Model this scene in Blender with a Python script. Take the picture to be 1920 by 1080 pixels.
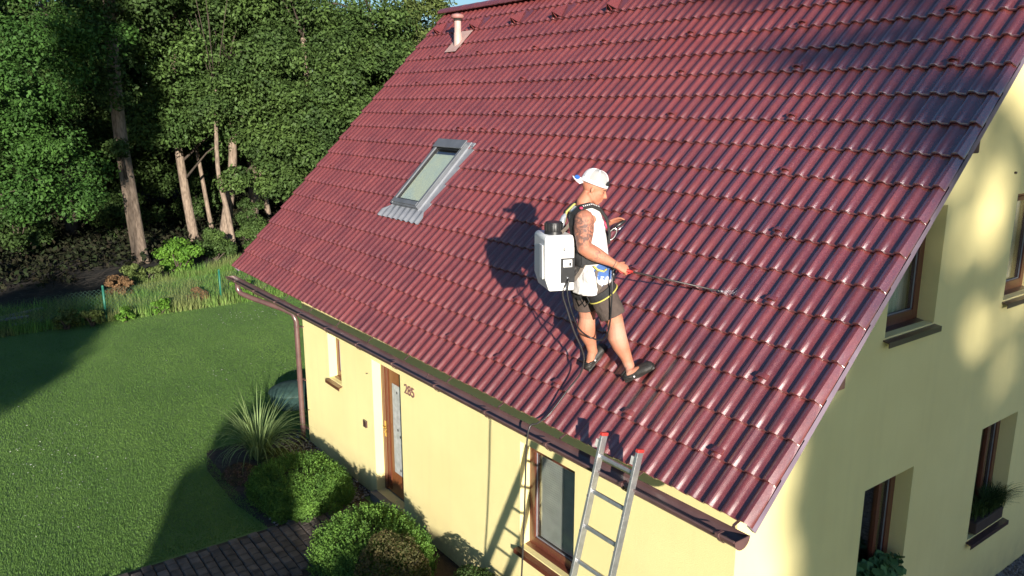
import bpy, math, random
import numpy as np
from mathutils import Vector, Matrix, noise as mnoise
R = math.radians
random.seed(7); rng = np.random.default_rng(7)
scene = bpy.context.scene
for o in list(bpy.data.objects): bpy.data.objects.remove(o, do_unlink=True)
COL = scene.collection

# ------------------------------------------------------------------ camera, sky, sun, exposure
cam_data = bpy.data.cameras.new('camera'); cam = bpy.data.objects.new('camera', cam_data); COL.objects.link(cam)
cam.location = (2.987, -4.071, 2.711)
cam.rotation_euler = (R(76.951), R(0.04), R(53.58))
cam_data.sensor_width = 36; cam_data.lens = 36*1490.3/1920
cam_data.clip_start = 0.05; cam_data.clip_end = 1500
scene.camera = cam
SUN_EL, SUN_AZ = 12.0, -25.0           # azimuth measured from +X towards +Y
world = bpy.data.worlds.new('World'); scene.world = world; world.use_nodes = True
nt = world.node_tree; nt.nodes.clear()
out = nt.nodes.new('ShaderNodeOutputWorld'); bg = nt.nodes.new('ShaderNodeBackground'); sky = nt.nodes.new('ShaderNodeTexSky')
sky.sky_type = 'NISHITA'; sky.sun_disc = False; sky.sun_elevation = R(SUN_EL); sky.sun_rotation = R(90-SUN_AZ)
sky.air_density = 1.1; sky.dust_density = 0.3; sky.ozone_density = 4.0
bg.inputs['Strength'].default_value = 0.072
nt.links.new(sky.outputs[0], bg.inputs[0]); nt.links.new(bg.outputs[0], out.inputs[0])
sd = bpy.data.lights.new('sun', 'SUN'); sd.energy = 5.0; sd.angle = R(0.6); sd.color = (1.0, 0.92, 0.80)
sun = bpy.data.objects.new('sun', sd); COL.objects.link(sun)
S = Vector((math.cos(R(SUN_EL))*math.cos(R(SUN_AZ)), math.cos(R(SUN_EL))*math.sin(R(SUN_AZ)), math.sin(R(SUN_EL))))
sun.rotation_euler = S.to_track_quat('Z', 'Y').to_euler(); sun.location = (20, -10, 20)
vs = scene.view_settings; vs.view_transform = 'Standard'; vs.look = 'None'; vs.gamma = 1; vs.exposure = 1.0
vs.use_curve_mapping = False
scene.render.engine = 'CYCLES'

G = -2.78                               # ground level; z = 0 is the eave

# ------------------------------------------------------------------ materials
MATS = {}
def mat(name, col, rough=.6, col2=None, scale=8., bump=0., bscale=60., metal=0., spec=.5, coat=0., detail=4., lo=.35, hi=.65, rnd=0., island=0., trans=0., stretch=None):
    if name in MATS: return MATS[name]
    m = bpy.data.materials.new(name); m.use_nodes = True; n = m.node_tree.nodes; l = m.node_tree.links
    b = n['Principled BSDF']; b.inputs['Roughness'].default_value = rough; b.inputs['Metallic'].default_value = metal
    b.inputs['Specular IOR Level'].default_value = spec; b.inputs['Coat Weight'].default_value = coat; b.inputs['Coat Roughness'].default_value = .15
    if trans or island: b.inputs['Specular IOR Level'].default_value = .18
    c1 = (*col, 1); c2 = (*(col2 or [c*.8 for c in col]), 1)
    g = n.new('ShaderNodeNewGeometry'); vec = g.outputs['Position']
    if stretch:
        mp = n.new('ShaderNodeMapping'); mp.inputs['Scale'].default_value = stretch; l.new(vec, mp.inputs[0]); vec = mp.outputs[0]
    tx = n.new('ShaderNodeTexNoise'); tx.inputs['Scale'].default_value = scale; tx.inputs['Detail'].default_value = detail; l.new(vec, tx.inputs['Vector'])
    mr = n.new('ShaderNodeMapRange'); mr.inputs[1].default_value = lo; mr.inputs[2].default_value = hi; l.new(tx.outputs[0], mr.inputs[0])
    fac = mr.outputs[0]
    mx = n.new('ShaderNodeMix'); mx.data_type = 'RGBA'; mx.inputs[6].default_value = c1; mx.inputs[7].default_value = c2; l.new(fac, mx.inputs[0])
    cout = mx.outputs[2]
    if rnd or island:
        src = None
        if island: src = g.outputs['Random Per Island']; amt = island
        else:
            oi = n.new('ShaderNodeObjectInfo'); src = oi.outputs['Random']; amt = rnd
        m2 = n.new('ShaderNodeMapRange'); m2.inputs[3].default_value = 1-amt; m2.inputs[4].default_value = 1+amt; l.new(src, m2.inputs[0])
        hs = n.new('ShaderNodeHueSaturation'); l.new(m2.outputs[0], hs.inputs['Value']); l.new(cout, hs.inputs['Color']); cout = hs.outputs[0]
    l.new(cout, b.inputs['Base Color'])
    if bump:
        t2 = n.new('ShaderNodeTexNoise'); t2.inputs['Scale'].default_value = bscale; t2.inputs['Detail'].default_value = 5; l.new(g.outputs['Position'], t2.inputs['Vector'])
        bp = n.new('ShaderNodeBump'); bp.inputs['Strength'].default_value = bump; bp.inputs['Distance'].default_value = .01
        l.new(t2.outputs[0], bp.inputs['Height']); l.new(bp.outputs[0], b.inputs['Normal'])
    if trans:
        tr = n.new('ShaderNodeBsdfTranslucent'); l.new(cout, tr.inputs[0]); ms = n.new('ShaderNodeMixShader'); ms.inputs[0].default_value = trans
        l.new(b.outputs[0], ms.inputs[1]); l.new(tr.outputs[0], ms.inputs[2]); l.new(ms.outputs[0], n['Material Output'].inputs[0])
    MATS[name] = m
    return m

def tile_material():
    m = bpy.data.materials.new('glazed_roof_tile'); m.use_nodes = True; n = m.node_tree.nodes; l = m.node_tree.links
    b = n['Principled BSDF']; g = n.new('ShaderNodeNewGeometry'); P = g.outputs['Position']
    def noise(s, d=3, st=None):
        t = n.new('ShaderNodeTexNoise'); t.inputs['Scale'].default_value = s; t.inputs['Detail'].default_value = d
        v = P
        if st: mp = n.new('ShaderNodeMapping'); mp.inputs['Scale'].default_value = st; l.new(P, mp.inputs[0]); v = mp.outputs[0]
        l.new(v, t.inputs['Vector']); return t.outputs[0]
    def rng_(x, a, b_, c, d):
        r = n.new('ShaderNodeMapRange'); r.inputs[1].default_value = a; r.inputs[2].default_value = b_; r.inputs[3].default_value = c; r.inputs[4].default_value = d; l.new(x, r.inputs[0]); return r.outputs[0]
    def mix(f, a, c):
        x = n.new('ShaderNodeMix'); x.data_type = 'RGBA'; l.new(f, x.inputs[0])
        for i, q in ((6, a), (7, c)):
            if isinstance(q, tuple): x.inputs[i].default_value = (*q, 1)
            else: l.new(q, x.inputs[i])
        return x.outputs[2]
    oi = n.new('ShaderNodeObjectInfo')
    c = mix(rng_(oi.outputs['Random'], 0, 1, 0, 1), (.145, .020, .020), (.096, .013, .016))
    c = mix(rng_(noise(2.2, 4), .35, .7, 0, .7), c, (.185, .034, .032))
    c = mix(rng_(noise(26, 3, (3, .8, .8)), .52, .70, 0, .55), c, (.085, .022, .026))      # streaks down the slope
    c = mix(rng_(noise(210, 3), .52, .70, 0, .42), c, (.48, .21, .19))                     # pale mineral grains
    l.new(c, b.inputs['Base Color'])
    # sprayed, wet patch where the lance points
    sub = n.new('ShaderNodeVectorMath'); sub.operation = 'DISTANCE'; l.new(P, sub.inputs[0]); sub.inputs[1].default_value = (-.2, 2.3, 2.3)
    wet = rng_(sub.outputs['Value'], 1.0, 4.2, 1, 0)
    nz = noise(5, 4); mul = n.new('ShaderNodeMath'); mul.operation = 'MULTIPLY'; l.new(wet, mul.inputs[0]); l.new(rng_(nz, .35, .6, .45, 1), mul.inputs[1])
    s2 = n.new('ShaderNodeVectorMath'); s2.operation = 'DISTANCE'; l.new(P, s2.inputs[0]); s2.inputs[1].default_value = (-.85, 1.25, 1.25)
    w2 = n.new('ShaderNodeMath'); w2.operation = 'MULTIPLY'; l.new(rng_(s2.outputs['Value'], .1, .75, 1, 0), w2.inputs[0]); l.new(rng_(noise(7, 4, (3, 1, 1)), .42, .6, 0, 1), w2.inputs[1])
    mxw = n.new('ShaderNodeMath'); mxw.operation = 'MAXIMUM'; l.new(mul.outputs[0], mxw.inputs[0]); l.new(w2.outputs[0], mxw.inputs[1]); mul = mxw
    l.new(rng_(mul.outputs[0], 0, .9, .42, .25), b.inputs['Roughness'])
    b.inputs['Specular IOR Level'].default_value = .5; b.inputs['IOR'].default_value = 1.75
    l.new(rng_(mul.outputs[0], .05, .8, .30, 1.0), b.inputs['Coat Weight']); b.inputs['Coat Roughness'].default_value = .2; b.inputs['Coat IOR'].default_value = 2.6
    bp = n.new('ShaderNodeBump'); bp.inputs['Strength'].default_value = .4; bp.inputs['Distance'].default_value = .003
    l.new(noise(320, 2), bp.inputs['Height']); l.new(bp.outputs[0], b.inputs['Normal'])
    return m
M_TILE = tile_material()
M_TILED = mat('tile_red_trim', (.20, .042, .042), .42, (.14, .028, .03), 12, .2, 200)
M_VERGE = mat('verge_metal', (.22, .17, .22), .5, (.16, .12, .16), 5)
M_PLASTER = mat('yellow_render', (.84, .735, .355), .9, (.79, .68, .32), 1.1, .45, 210, detail=9)
def weather(m):
    n = m.node_tree.nodes; l = m.node_tree.links; b = n['Principled BSDF']; cur = b.inputs['Base Color'].links[0].from_socket
    g = n.new('ShaderNodeNewGeometry'); sp = n.new('ShaderNodeSeparateXYZ'); l.new(g.outputs['Position'], sp.inputs[0])
    z = n.new('ShaderNodeMapRange'); z.inputs[1].default_value = G; z.inputs[2].default_value = G+.55; z.inputs[3].default_value = .75; z.inputs[4].default_value = 0; l.new(sp.outputs['Z'], z.inputs[0])
    t = n.new('ShaderNodeTexNoise'); t.inputs['Scale'].default_value = 7; t.inputs['Detail'].default_value = 8; l.new(g.outputs['Position'], t.inputs['Vector'])
    mp = n.new('ShaderNodeMapping'); mp.inputs['Scale'].default_value = (5, 5, .35); l.new(g.outputs['Position'], mp.inputs[0]); t2 = n.new('ShaderNodeTexNoise'); t2.inputs['Scale'].default_value = 1.6; t2.inputs['Detail'].default_value = 5; l.new(mp.outputs[0], t2.inputs['Vector'])
    a = n.new('ShaderNodeMath'); a.operation = 'MULTIPLY'; l.new(z.outputs[0], a.inputs[0]); l.new(t.outputs[0], a.inputs[1])
    r2 = n.new('ShaderNodeMapRange'); r2.inputs[1].default_value = .50; r2.inputs[2].default_value = .75; r2.inputs[3].default_value = 0; r2.inputs[4].default_value = .06; l.new(t2.outputs[0], r2.inputs[0])
    mx = n.new('ShaderNodeMath'); mx.operation = 'MAXIMUM'; l.new(a.outputs[0], mx.inputs[0]); l.new(r2.outputs[0], mx.inputs[1])
    c = n.new('ShaderNodeMix'); c.data_type = 'RGBA'; c.inputs[7].default_value = (.40, .33, .20, 1); l.new(mx.outputs[0], c.inputs[0]); l.new(cur, c.inputs[6]); l.new(c.outputs[2], b.inputs['Base Color'])
weather(M_PLASTER)
M_GUTTER = mat('brown_gutter', (.125, .068, .064), .34, (.09, .05, .048), 6, coat=.3)
M_WOODD = mat('brown_frame', (.13, .038, .022), .35, (.09, .025, .016), 14, stretch=(9, 9, 1.2), coat=.3)
M_DOOR = mat('orange_brown_door', (.25, .088, .03), .4, (.18, .06, .022), 10, stretch=(12, 12, 1), coat=.3)
M_BEAM = mat('purlin_wood', (.055, .028, .02), .7, (.035, .018, .013), 20, .3, 60)
M_SILL = mat('sill_metal', (.075, .04, .038), .3, (.055, .03, .03), 5, coat=.3)
M_GREYM = mat('skylight_grey', (.17, .18, .20), .42, (.13, .14, .155), 6, metal=.3)
M_GREYL = mat('flashing_grey', (.30, .31, .34), .5, (.24, .25, .28), 8, metal=.3)
M_ALU = mat('aluminium', (.62, .62, .62), .38, (.48, .48, .49), 20, .15, 120, metal=.85)
M_RED = mat('red_plastic', (.42, .035, .03), .5)
M_BLACK = mat('black_fabric', (.012, .012, .013), .75, (.022, .021, .021), 40, .3, 300)
M_BLACKP = mat('black_plastic', (.014, .014, .016), .35, (.02, .02, .022), 20)
M_RUBBER = mat('black_foam', (.016, .015, .014), .55, (.03, .027, .024), 30, .3, 200)
M_WHITEP = mat('white_tank_plastic', (.84, .83, .82), .42, (.78, .77, .75), 4, spec=.4)
M_WHITEF = mat('white_cap_fabric', (.82, .80, .80), .85, (.74, .72, .72), 60, .3, 500)
M_MESHF = mat('cap_mesh_fabric', (.40, .39, .385), .9, (.30, .295, .29), 260, .3, 900)
M_SHORTS = mat('grey_brown_shorts', (.085, .062, .052), .9, (.065, .047, .04), 18, .5, 260)
M_YEL = mat('yellow_trim', (.65, .56, .12), .7)
M_GREYS = mat('grey_webbing', (.13, .105, .085), .8, (.10, .08, .065), 80, .4, 500)
M_PINK = mat('pink_print', (.60, .05, .13), .6)
M_BLUE = mat('blue_print', (.06, .13, .33), .8, (.045, .10, .27), 30)
M_WHITE = mat('white_print', (.8, .8, .8), .6)
M_STEEL = mat('steel', (.6, .6, .6), .25, metal=.9)
M_BRASS = mat('brass', (.65, .42, .12), .3, metal=.8)
M_BARK = mat('grey_brown_bark', (.27, .205, .155), .95, (.13, .095, .07), 9, 1.0, 22, stretch=(2, 2, .5))
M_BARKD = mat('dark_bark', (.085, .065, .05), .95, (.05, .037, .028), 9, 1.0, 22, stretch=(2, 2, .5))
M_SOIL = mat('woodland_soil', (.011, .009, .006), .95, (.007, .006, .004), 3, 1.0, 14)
M_BED = mat('bed_soil', (.06, .042, .032), .95, (.035, .025, .02), 12, 1.0, 50)
M_LAWN = mat('lawn_ground', (.125, .210, .055), .95, (.090, .160, .043), 1.0, .6, 80, detail=9)
M_MEADOW = mat('meadow_ground', (.075, .10, .03), .95, (.12, .10, .05), .8, 1.0, 40, detail=8)
M_GRASS = mat('grass_blade', (.150, .265, .062), .7, (.105, .205, .048), .9, island=.12, stretch=(.45, 1.0, 1), trans=.25, lo=.3, hi=.7, detail=6)
M_GRASSM = mat('meadow_blade', (.15, .29, .06), .8, (.24, .28, .10), 1.1, island=.35, trans=.3, lo=.42, hi=.62)
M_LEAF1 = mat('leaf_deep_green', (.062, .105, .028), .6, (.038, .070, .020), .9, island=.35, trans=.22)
M_LEAF2 = mat('leaf_mid_green', (.082, .135, .034), .6, (.045, .082, .024), .9, island=.35, trans=.22)
M_LEAF3 = mat('leaf_olive_green', (.130, .165, .050), .6, (.080, .115, .032), .9, island=.4, trans=.22)
M_LEAF4 = mat('leaf_bright_green', (.13, .26, .035), .6, (.085, .19, .025), 3, island=.3, trans=.3)
M_LEAF4B = mat('leaf_fresh_green', (.062, .138, .028), .6, (.036, .088, .020), .9, island=.35, trans=.25)
M_LEAF3B = mat('leaf_grey_green', (.085, .145, .036), .6, (.048, .090, .024), .9, island=.45, trans=.22)
M_YEW = mat('yew_needle', (.125, .240, .042), .6, (.065, .140, .028), 5, island=.35, trans=.2)
M_BROWNB = mat('brownish_leaf', (.11, .09, .04), .7, (.06, .07, .025), 9, island=.4, trans=.2)
M_DEAD = mat('dry_brown_leaf', (.24, .14, .07), .8, (.15, .09, .045), 6, island=.35, trans=.2)
M_REED = mat('reed_leaf', (.25, .34, .14), .6, (.17, .25, .10), 5, island=.3, trans=.3)
M_PAVE = mat('concrete_paver', (.125, .100, .088), .85, (.070, .056, .050), 9, .6, 90, rnd=.3)
M_GRAVEL = mat('gravel', (.26, .245, .25), .8, (.14, .13, .14), 40, island=.45)
M_STONE = mat('pale_boards', (.26, .24, .23), .9, (.16, .15, .145), 5, .5, 30)
M_TUB = mat('teal_plastic', (.03, .065, .06), .45, (.02, .045, .042), 6, .4, 20)
M_FENCE = mat('green_fence_paint', (.015, .13, .085), .5)
M_TERRA = mat('planter_brown', (.06, .04, .035), .7)
M_CURT = mat('curtain_white', (.55, .55, .52), .9, (.38, .38, .37), 4, stretch=(30, 30, .5))
M_BLIND = mat('blind_white', (.62, .62, .58), .6)
M_SKYBACK = mat('bright_skylight_backing', (.86, .85, .58), .7, (.74, .80, .66), 3)  # pale colour stands in for the bright reveal and sky reflection
M_DARK = mat('dark_interior', (.03, .028, .026), .9)
M_ROPE = mat('dark_rope', (.02, .018, .016), .7)
M_HOSEG = mat('grey_cable', (.035, .032, .033), .35)
def glass_mat():
    m = bpy.data.materials.new('window_glass'); m.use_nodes = True; n = m.node_tree.nodes; l = m.node_tree.links; n.clear()
    o = n.new('ShaderNodeOutputMaterial'); gl = n.new('ShaderNodeBsdfGlossy'); gl.inputs['Roughness'].default_value = .02; tr = n.new('ShaderNodeBsdfTransparent'); tr.inputs[0].default_value = (.93, .95, .94, 1)
    f = n.new('ShaderNodeLayerWeight'); f.inputs[0].default_value = .5; pw = n.new('ShaderNodeMath'); pw.operation = 'POWER'; pw.inputs[1].default_value = 3.0; l.new(f.outputs['Facing'], pw.inputs[0])
    ma = n.new('ShaderNodeMath'); ma.operation = 'MULTIPLY_ADD'; ma.inputs[1].default_value = .8; ma.inputs[2].default_value = .06; l.new(pw.outputs[0], ma.inputs[0]); mx = n.new('ShaderNodeMixShader')
    l.new(ma.outputs[0], mx.inputs[0]); l.new(tr.outputs[0], mx.inputs[1]); l.new(gl.outputs[0], mx.inputs[2]); l.new(mx.outputs[0], o.inputs[0]); return m
M_GLASS = glass_mat()

def skin_mat():
    m = mat('tanned_skin', (.46, .19, .115), .66, (.40, .150, .088), 9, .15, 120)
    n = m.node_tree.nodes; l = m.node_tree.links; b = n['Principled BSDF']; g = n.new('ShaderNodeNewGeometry')
    b.inputs['Subsurface Weight'].default_value = .08; b.inputs['Subsurface Scale'].default_value = .02; b.inputs['Subsurface Radius'].default_value = (1, .3, .15)
    cur = b.inputs['Base Color'].links[0].from_socket
    def blob(center, r0, r1, scale, lo, hi, col, amt=1.):
        nonlocal cur
        d = n.new('ShaderNodeVectorMath'); d.operation = 'DISTANCE'; d.inputs[1].default_value = center; l.new(g.outputs['Position'], d.inputs[0])
        r = n.new('ShaderNodeMapRange'); r.inputs[1].default_value = r0; r.inputs[2].default_value = r1; r.inputs[3].default_value = amt; r.inputs[4].default_value = 0; l.new(d.outputs['Value'], r.inputs[0]); f = r.outputs[0]
        if scale:
            t = n.new('ShaderNodeTexNoise'); t.inputs['Scale'].default_value = scale; t.inputs['Detail'].default_value = 3; t.inputs['Distortion'].default_value = 1.2; l.new(g.outputs['Position'], t.inputs['Vector'])
            q = n.new('ShaderNodeMapRange'); q.inputs[1].default_value = lo; q.inputs[2].default_value = hi; l.new(t.outputs[0], q.inputs[0])
            k = n.new('ShaderNodeMath'); k.operation = 'MULTIPLY'; l.new(f, k.inputs[0]); l.new(q.outputs[0], k.inputs[1]); f = k.outputs[0]
        x = n.new('ShaderNodeMix'); x.data_type = 'RGBA'; x.inputs[7].default_value = (*col, 1); l.new(f, x.inputs[0]); l.new(cur, x.inputs[6]); cur = x.outputs[2]
    blob((-1.76, .09, 1.72), .11, .18, 24, .36, .56, (.07, .045, .045), .85)       # tattoo on the upper arm
    blob((-1.64, .21, 1.54), .05, .10, 34, .50, .60, (.12, .075, .065), .8)        # tattoo on the forearm
    blob((-1.56, .41, .86), .02, .14, None, 0, 0, (.56, .31, .23), .7)             # paler skin above the tan line
    blob((-1.95, .38, .93), .02, .12, None, 0, 0, (.54, .29, .21), .6)
    blob((-1.52, .45, .54), .02, .10, None, 0, 0, (.58, .34, .27), .6)
    l.new(cur, b.inputs['Base Color'])
    return m
M_SKIN = skin_mat()

# ------------------------------------------------------------------ mesh helpers
class MB:
    def __init__(s): s.v = []; s.f = []
    def add(s, vs_, fs):
        k = len(s.v); s.v += [tuple(v) for v in vs_]; s.f += [tuple(i+k for i in f) for f in fs]; return s
    def box(s, c, size, rot=None):
        x, y, z = [q/2 for q in size]; P = [Vector((a*x, b*y, d*z)) for a in (-1, 1) for b in (-1, 1) for d in (-1, 1)]
        if rot is not None: P = [rot @ p for p in P]
        c = Vector(c); return s.add([p+c for p in P], [(0, 1, 3, 2), (4, 6, 7, 5), (0, 4, 5, 1), (2, 3, 7, 6), (0, 2, 6, 4), (1, 5, 7, 3)])
    def b2(s, lo, hi): return s.box([(a+b)/2 for a, b in zip(lo, hi)], [b-a for a, b in zip(lo, hi)])
    def tube(s, pts, rad, n=12, ref=None, cap=True, power=1.):
        pts = [Vector(p) for p in pts]; N = len(pts)
        rad = [(r, r) if not isinstance(r, (tuple, list)) else r for r in (rad if isinstance(rad, (list,)) else [rad]*N)]
        T = [(pts[min(i+1, N-1)]-pts[max(i-1, 0)]).normalized() for i in range(N)]
        up = Vector(ref) if ref is not None else (Vector((0, 0, 1)) if abs(T[0].z) < .9 else Vector((0, 1, 0)))
        vs_ = []; u = None
        for i in range(N):
            base = up if (ref is not None or u is None) else u
            u = (base - T[i]*base.dot(T[i])).normalized(); w = T[i].cross(u)
            for k in range(n):
                a = 2*math.pi*k/n; ca, sa = math.cos(a), math.sin(a)
                if power != 1: ca = math.copysign(abs(ca)**power, ca); sa = math.copysign(abs(sa)**power, sa)
                vs_.append(pts[i]+u*ca*rad[i][0]+w*sa*rad[i][1])
        fs = [(i*n+k, i*n+(k+1) % n, (i+1)*n+(k+1) % n, (i+1)*n+k) for i in range(N-1) for k in range(n)]
        if cap: fs += [tuple(range(n-1, -1, -1)), tuple((N-1)*n+k for k in range(n))]
        return s.add(vs_, fs)
    def ball(s, c, r, M=None, nu=14, nv=9):
        if not isinstance(r, (tuple, list)): r = (r, r, r)
        c = Vector(c); vs_ = []
        for j in range(1, nv):
            ph = math.pi*j/nv
            for i in range(nu):
                th = 2*math.pi*i/nu; p = Vector((r[0]*math.sin(ph)*math.cos(th), r[1]*math.sin(ph)*math.sin(th), r[2]*math.cos(ph)))
                vs_.append((M @ p if M is not None else p)+c)
        t = Vector((0, 0, r[2])); vs_ += [(M @ t if M is not None else t)+c, (M @ -t if M is not None else -t)+c]
        fs = [(j*nu+i, (j+1)*nu+i, (j+1)*nu+(i+1) % nu, j*nu+(i+1) % nu) for j in range(nv-2) for i in range(nu)]
        a = len(vs_)-2; fs += [(a, i, (i+1) % nu) for i in range(nu)]+[(a+1, (nv-2)*nu+(i+1) % nu, (nv-2)*nu+i) for i in range(nu)]
        return s.add(vs_, fs)
    def poly(s, pts): return s.add(pts, [tuple(range(len(pts)))])
    def ribbon(s, pts, nrm, w, t=.004):
        """flat strap of width w along pts; nrm = outward normals"""
        pts = [Vector(p) for p in pts]; N = len(pts); nr = [Vector(q).normalized() for q in (nrm if isinstance(nrm, list) else [nrm]*N)]; vs_ = []
        for i in range(N):
            T = (pts[min(i+1, N-1)]-pts[max(i-1, 0)]).normalized(); d = T.cross(nr[i]).normalized()
            for a, b in ((-1, -1), (1, -1), (1, 1), (-1, 1)): vs_.append(pts[i]+d*a*w/2+nr[i]*b*t/2)
        fs = [(i*4+k, i*4+(k+1) % 4, (i+1)*4+(k+1) % 4, (i+1)*4+k) for i in range(N-1) for k in range(4)]+[(3, 2, 1, 0), tuple((N-1)*4+k for k in range(4))]
        return s.add(vs_, fs)
    def mesh(s, name, m, smooth=False):
        me = bpy.data.meshes.new(name); me.from_pydata(s.v, [], s.f); me.materials.append(m)
        if smooth: me.polygons.foreach_set('use_smooth', [True]*len(me.polygons))
        me.update(); return me
    def build(s, name, m, parent=None, smooth=False, angle=None, bevel=0, fix=True):
        me = s.mesh(name, m, smooth or angle is not None)
        if fix: fixn(me)
        o = link(name, me, parent)
        if angle is not None: me.set_sharp_from_angle(angle=R(angle))
        if bevel:
            b = o.modifiers.new('bevel', 'BEVEL'); b.width = bevel; b.segments = 2; b.limit_method = 'ANGLE'
        return o
import bmesh
def fixn(me):
    bm = bmesh.new(); bm.from_mesh(me); bmesh.ops.recalc_face_normals(bm, faces=bm.faces); bm.to_mesh(me); bm.free()
def link(name, me, parent=None):
    o = bpy.data.objects.new(name, me); COL.objects.link(o); o.parent = parent; return o
def tag(o, label=None, cat=None, group=None, kind=None):
    for k, q in (('label', label), ('category', cat), ('group', group), ('kind', kind)):
        if q: o[k] = q
    return o
def empty(name, loc, label, cat, group=None, rot=None):
    o = bpy.data.objects.new(name, None); COL.objects.link(o); o.location = loc
    if rot: o.rotation_euler = rot
    return tag(o, label, cat, group)
def npmesh(name, V, F, m, smooth=False):
    """V (n,3), F (k,3|4) arrays"""
    me = bpy.data.meshes.new(name); k = F.shape[1]
    me.vertices.add(len(V)); me.vertices.foreach_set('co', V.astype(np.float32).ravel())
    me.loops.add(F.size); me.loops.foreach_set('vertex_index', F.astype(np.int32).ravel())
    me.polygons.add(len(F)); me.polygons.foreach_set('loop_start', np.arange(0, F.size, k, dtype=np.int32))
    me.update(calc_edges=True); me.materials.append(m)
    if smooth: me.polygons.foreach_set('use_smooth', np.ones(len(F), bool))
    return me
def remeshed(name, mb, m, parent, voxel=.006, smooth=3, noise_amp=0, noise_scale=8, fold=None):
    me = mb.mesh('tmp', m); o = bpy.data.objects.new('tmp', me); COL.objects.link(o)
    r = o.modifiers.new('r', 'REMESH'); r.mode = 'VOXEL'; r.voxel_size = voxel; r.use_smooth_shade = True
    if smooth: q = o.modifiers.new('s', 'SMOOTH'); q.iterations = smooth; q.factor = .5
    dg = bpy.context.evaluated_depsgraph_get(); e = o.evaluated_get(dg); me2 = bpy.data.meshes.new_from_object(e)
    bpy.data.objects.remove(o, do_unlink=True)
    if noise_amp:
        n = len(me2.vertices); co = np.empty(n*3); no = np.empty(n*3); me2.vertices.foreach_get('co', co); me2.vertices.foreach_get('normal', no)
        co = co.reshape(-1, 3); no = no.reshape(-1, 3)
        for i in range(n):
            p = co[i]; w = (p[0]*noise_scale*1.2, p[1]*noise_scale*1.2, p[2]*noise_scale)
            a = mnoise.noise(Vector(w)); b = 1-abs(mnoise.noise(Vector((w[0]*1.7+3, w[1]*1.7, w[2]*2.2))))*2.2
            co[i] = p+no[i]*noise_amp*(a+.7*b)
        me2.vertices.foreach_set('co', co.ravel())
    me2.name = name; me2.materials.clear(); me2.materials.append(m)
    me2.polygons.foreach_set('use_smooth', [True]*len(me2.polygons)); me2.update()
    return link(name, me2, parent)

# leaves: quads scattered in ellipsoid clumps
def leaf_quads(P, N, L, W, up_bias=0., jitter=.6):
    n = len(P); N = N+rng.normal(0, jitter, (n, 3)); N[:, 2] += up_bias; N /= np.linalg.norm(N, axis=1)[:, None]+1e-9
    A = np.cross(N, rng.normal(0, 1, (n, 3))); A /= np.linalg.norm(A, axis=1)[:, None]+1e-9; B = np.cross(N, A)
    s = rng.uniform(.7, 1.3, (n, 1)); a = A*L*s/2; b = B*W*s/2; c = N*L*.12*s
    V = np.stack([P-a, P+b+c, P+a, P-b+c], 1).reshape(-1, 3); F = np.arange(4*n).reshape(-1, 4); return V, F
def clump_points(centers, radii, count, shell=.55):
    n = len(centers); idx = np.repeat(np.arange(n), count); d = rng.normal(0, 1, (len(idx), 3)); d /= np.linalg.norm(d, axis=1)[:, None]
    r = (shell+(1-shell)*rng.random((len(idx), 1)))**.8; P = centers[idx]+d*r*radii[idx]*np.array([1, 1, .75]); return P, d
def in_lobes(lobes, k, surf=.6):
    out = []
    w = np.array([l[3]*l[4]*l[5] for l in lobes])**(2/3); w = w/w.sum()
    for l, q in zip(lobes, np.maximum(1, (w*k)).astype(int)):
        d = rng.normal(0, 1, (q, 3)); d /= np.linalg.norm(d, axis=1)[:, None]; r = (surf+(1-surf)*rng.random((q, 1)))
        out.append(np.array(l[:3])+d*r*np.array(l[3:6]))
    return np.concatenate(out)

# ------------------------------------------------------------------ ground
def sheet(name, pts, z, m, sub=0):
    mb = MB(); mb.poly([(x, y, z) for x, y in pts]); o = mb.build(name, m); tag(o, kind='structure'); return o
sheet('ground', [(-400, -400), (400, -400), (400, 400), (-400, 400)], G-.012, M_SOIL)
sheet('meadow', [(-24.6, -30), (-19.0, -30), (-19.2, 1), (-19.8, 30), (-26.2, 30), (-25.5, 6), (-23.3, 2.0), (-21.9, -.4), (-22.5, -4)], G-.006, M_MEADOW)
sheet('lawn', [(-19.0, -30), (24, -30), (24, 30), (-19.8, 30), (-19.2, 1)], G, M_LAWN)
sheet('planting_bed', [(-9.6, -.95), (-8.9, -1.15), (-7.6, -1.15), (-6.65, -1.0), (-6.65, .55), (-9.6, .55)], G+.004, M_BED)
sheet('flower_bed', [(-5.25, -1.6), (-.2, -1.4), (-.2, .55), (-5.25, .55)], G+.004, M_BED)

# lawn blades (near), meadow blades
def blades(name, xy, z, h, w, m, lean=.5):
    n = len(xy); th = rng.uniform(0, 2*math.pi, n); d = np.stack([np.cos(th), np.sin(th), np.zeros(n)], 1)
    e = np.stack([-np.sin(th), np.cos(th), np.zeros(n)], 1); hh = h*rng.uniform(.5, 1.25, (n, 1)); B = np.concatenate([xy, np.full((n, 1), z)], 1)
    V = np.stack([B-e*w/2, B+e*w/2, B+d*hh*lean*rng.uniform(.2, 1.2, (n, 1))+np.array([0, 0, 1])*hh], 1).reshape(-1, 3)
    return npmesh(name, V, np.arange(3*n).reshape(-1, 3), m)
def camera_density(n, x0, x1, y0, y1, k=1.3):
    P = rng.uniform([x0, y0], [x1, y1], (n*4, 2)); d = np.hypot(P[:, 0]-2.99, P[:, 1]+4.07); keep = rng.random(n*4) < np.clip((9.5/d)**k, 0, 1)
    return P[keep][:n]
P = camera_density(760000, -19.2, -5.2, -5.5, 12, 1.2)
P = P[~((P[:, 0] > -9.5) & (P[:, 1] > -1.0)) & ~((P[:, 0] > -6.66) & (P[:, 0] < -5.2))]
P = P[(P[:, 0]-P[:, 1]*0 < -5) & (P[:, 1] < -3.6+(-P[:, 0])*.95)]
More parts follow.
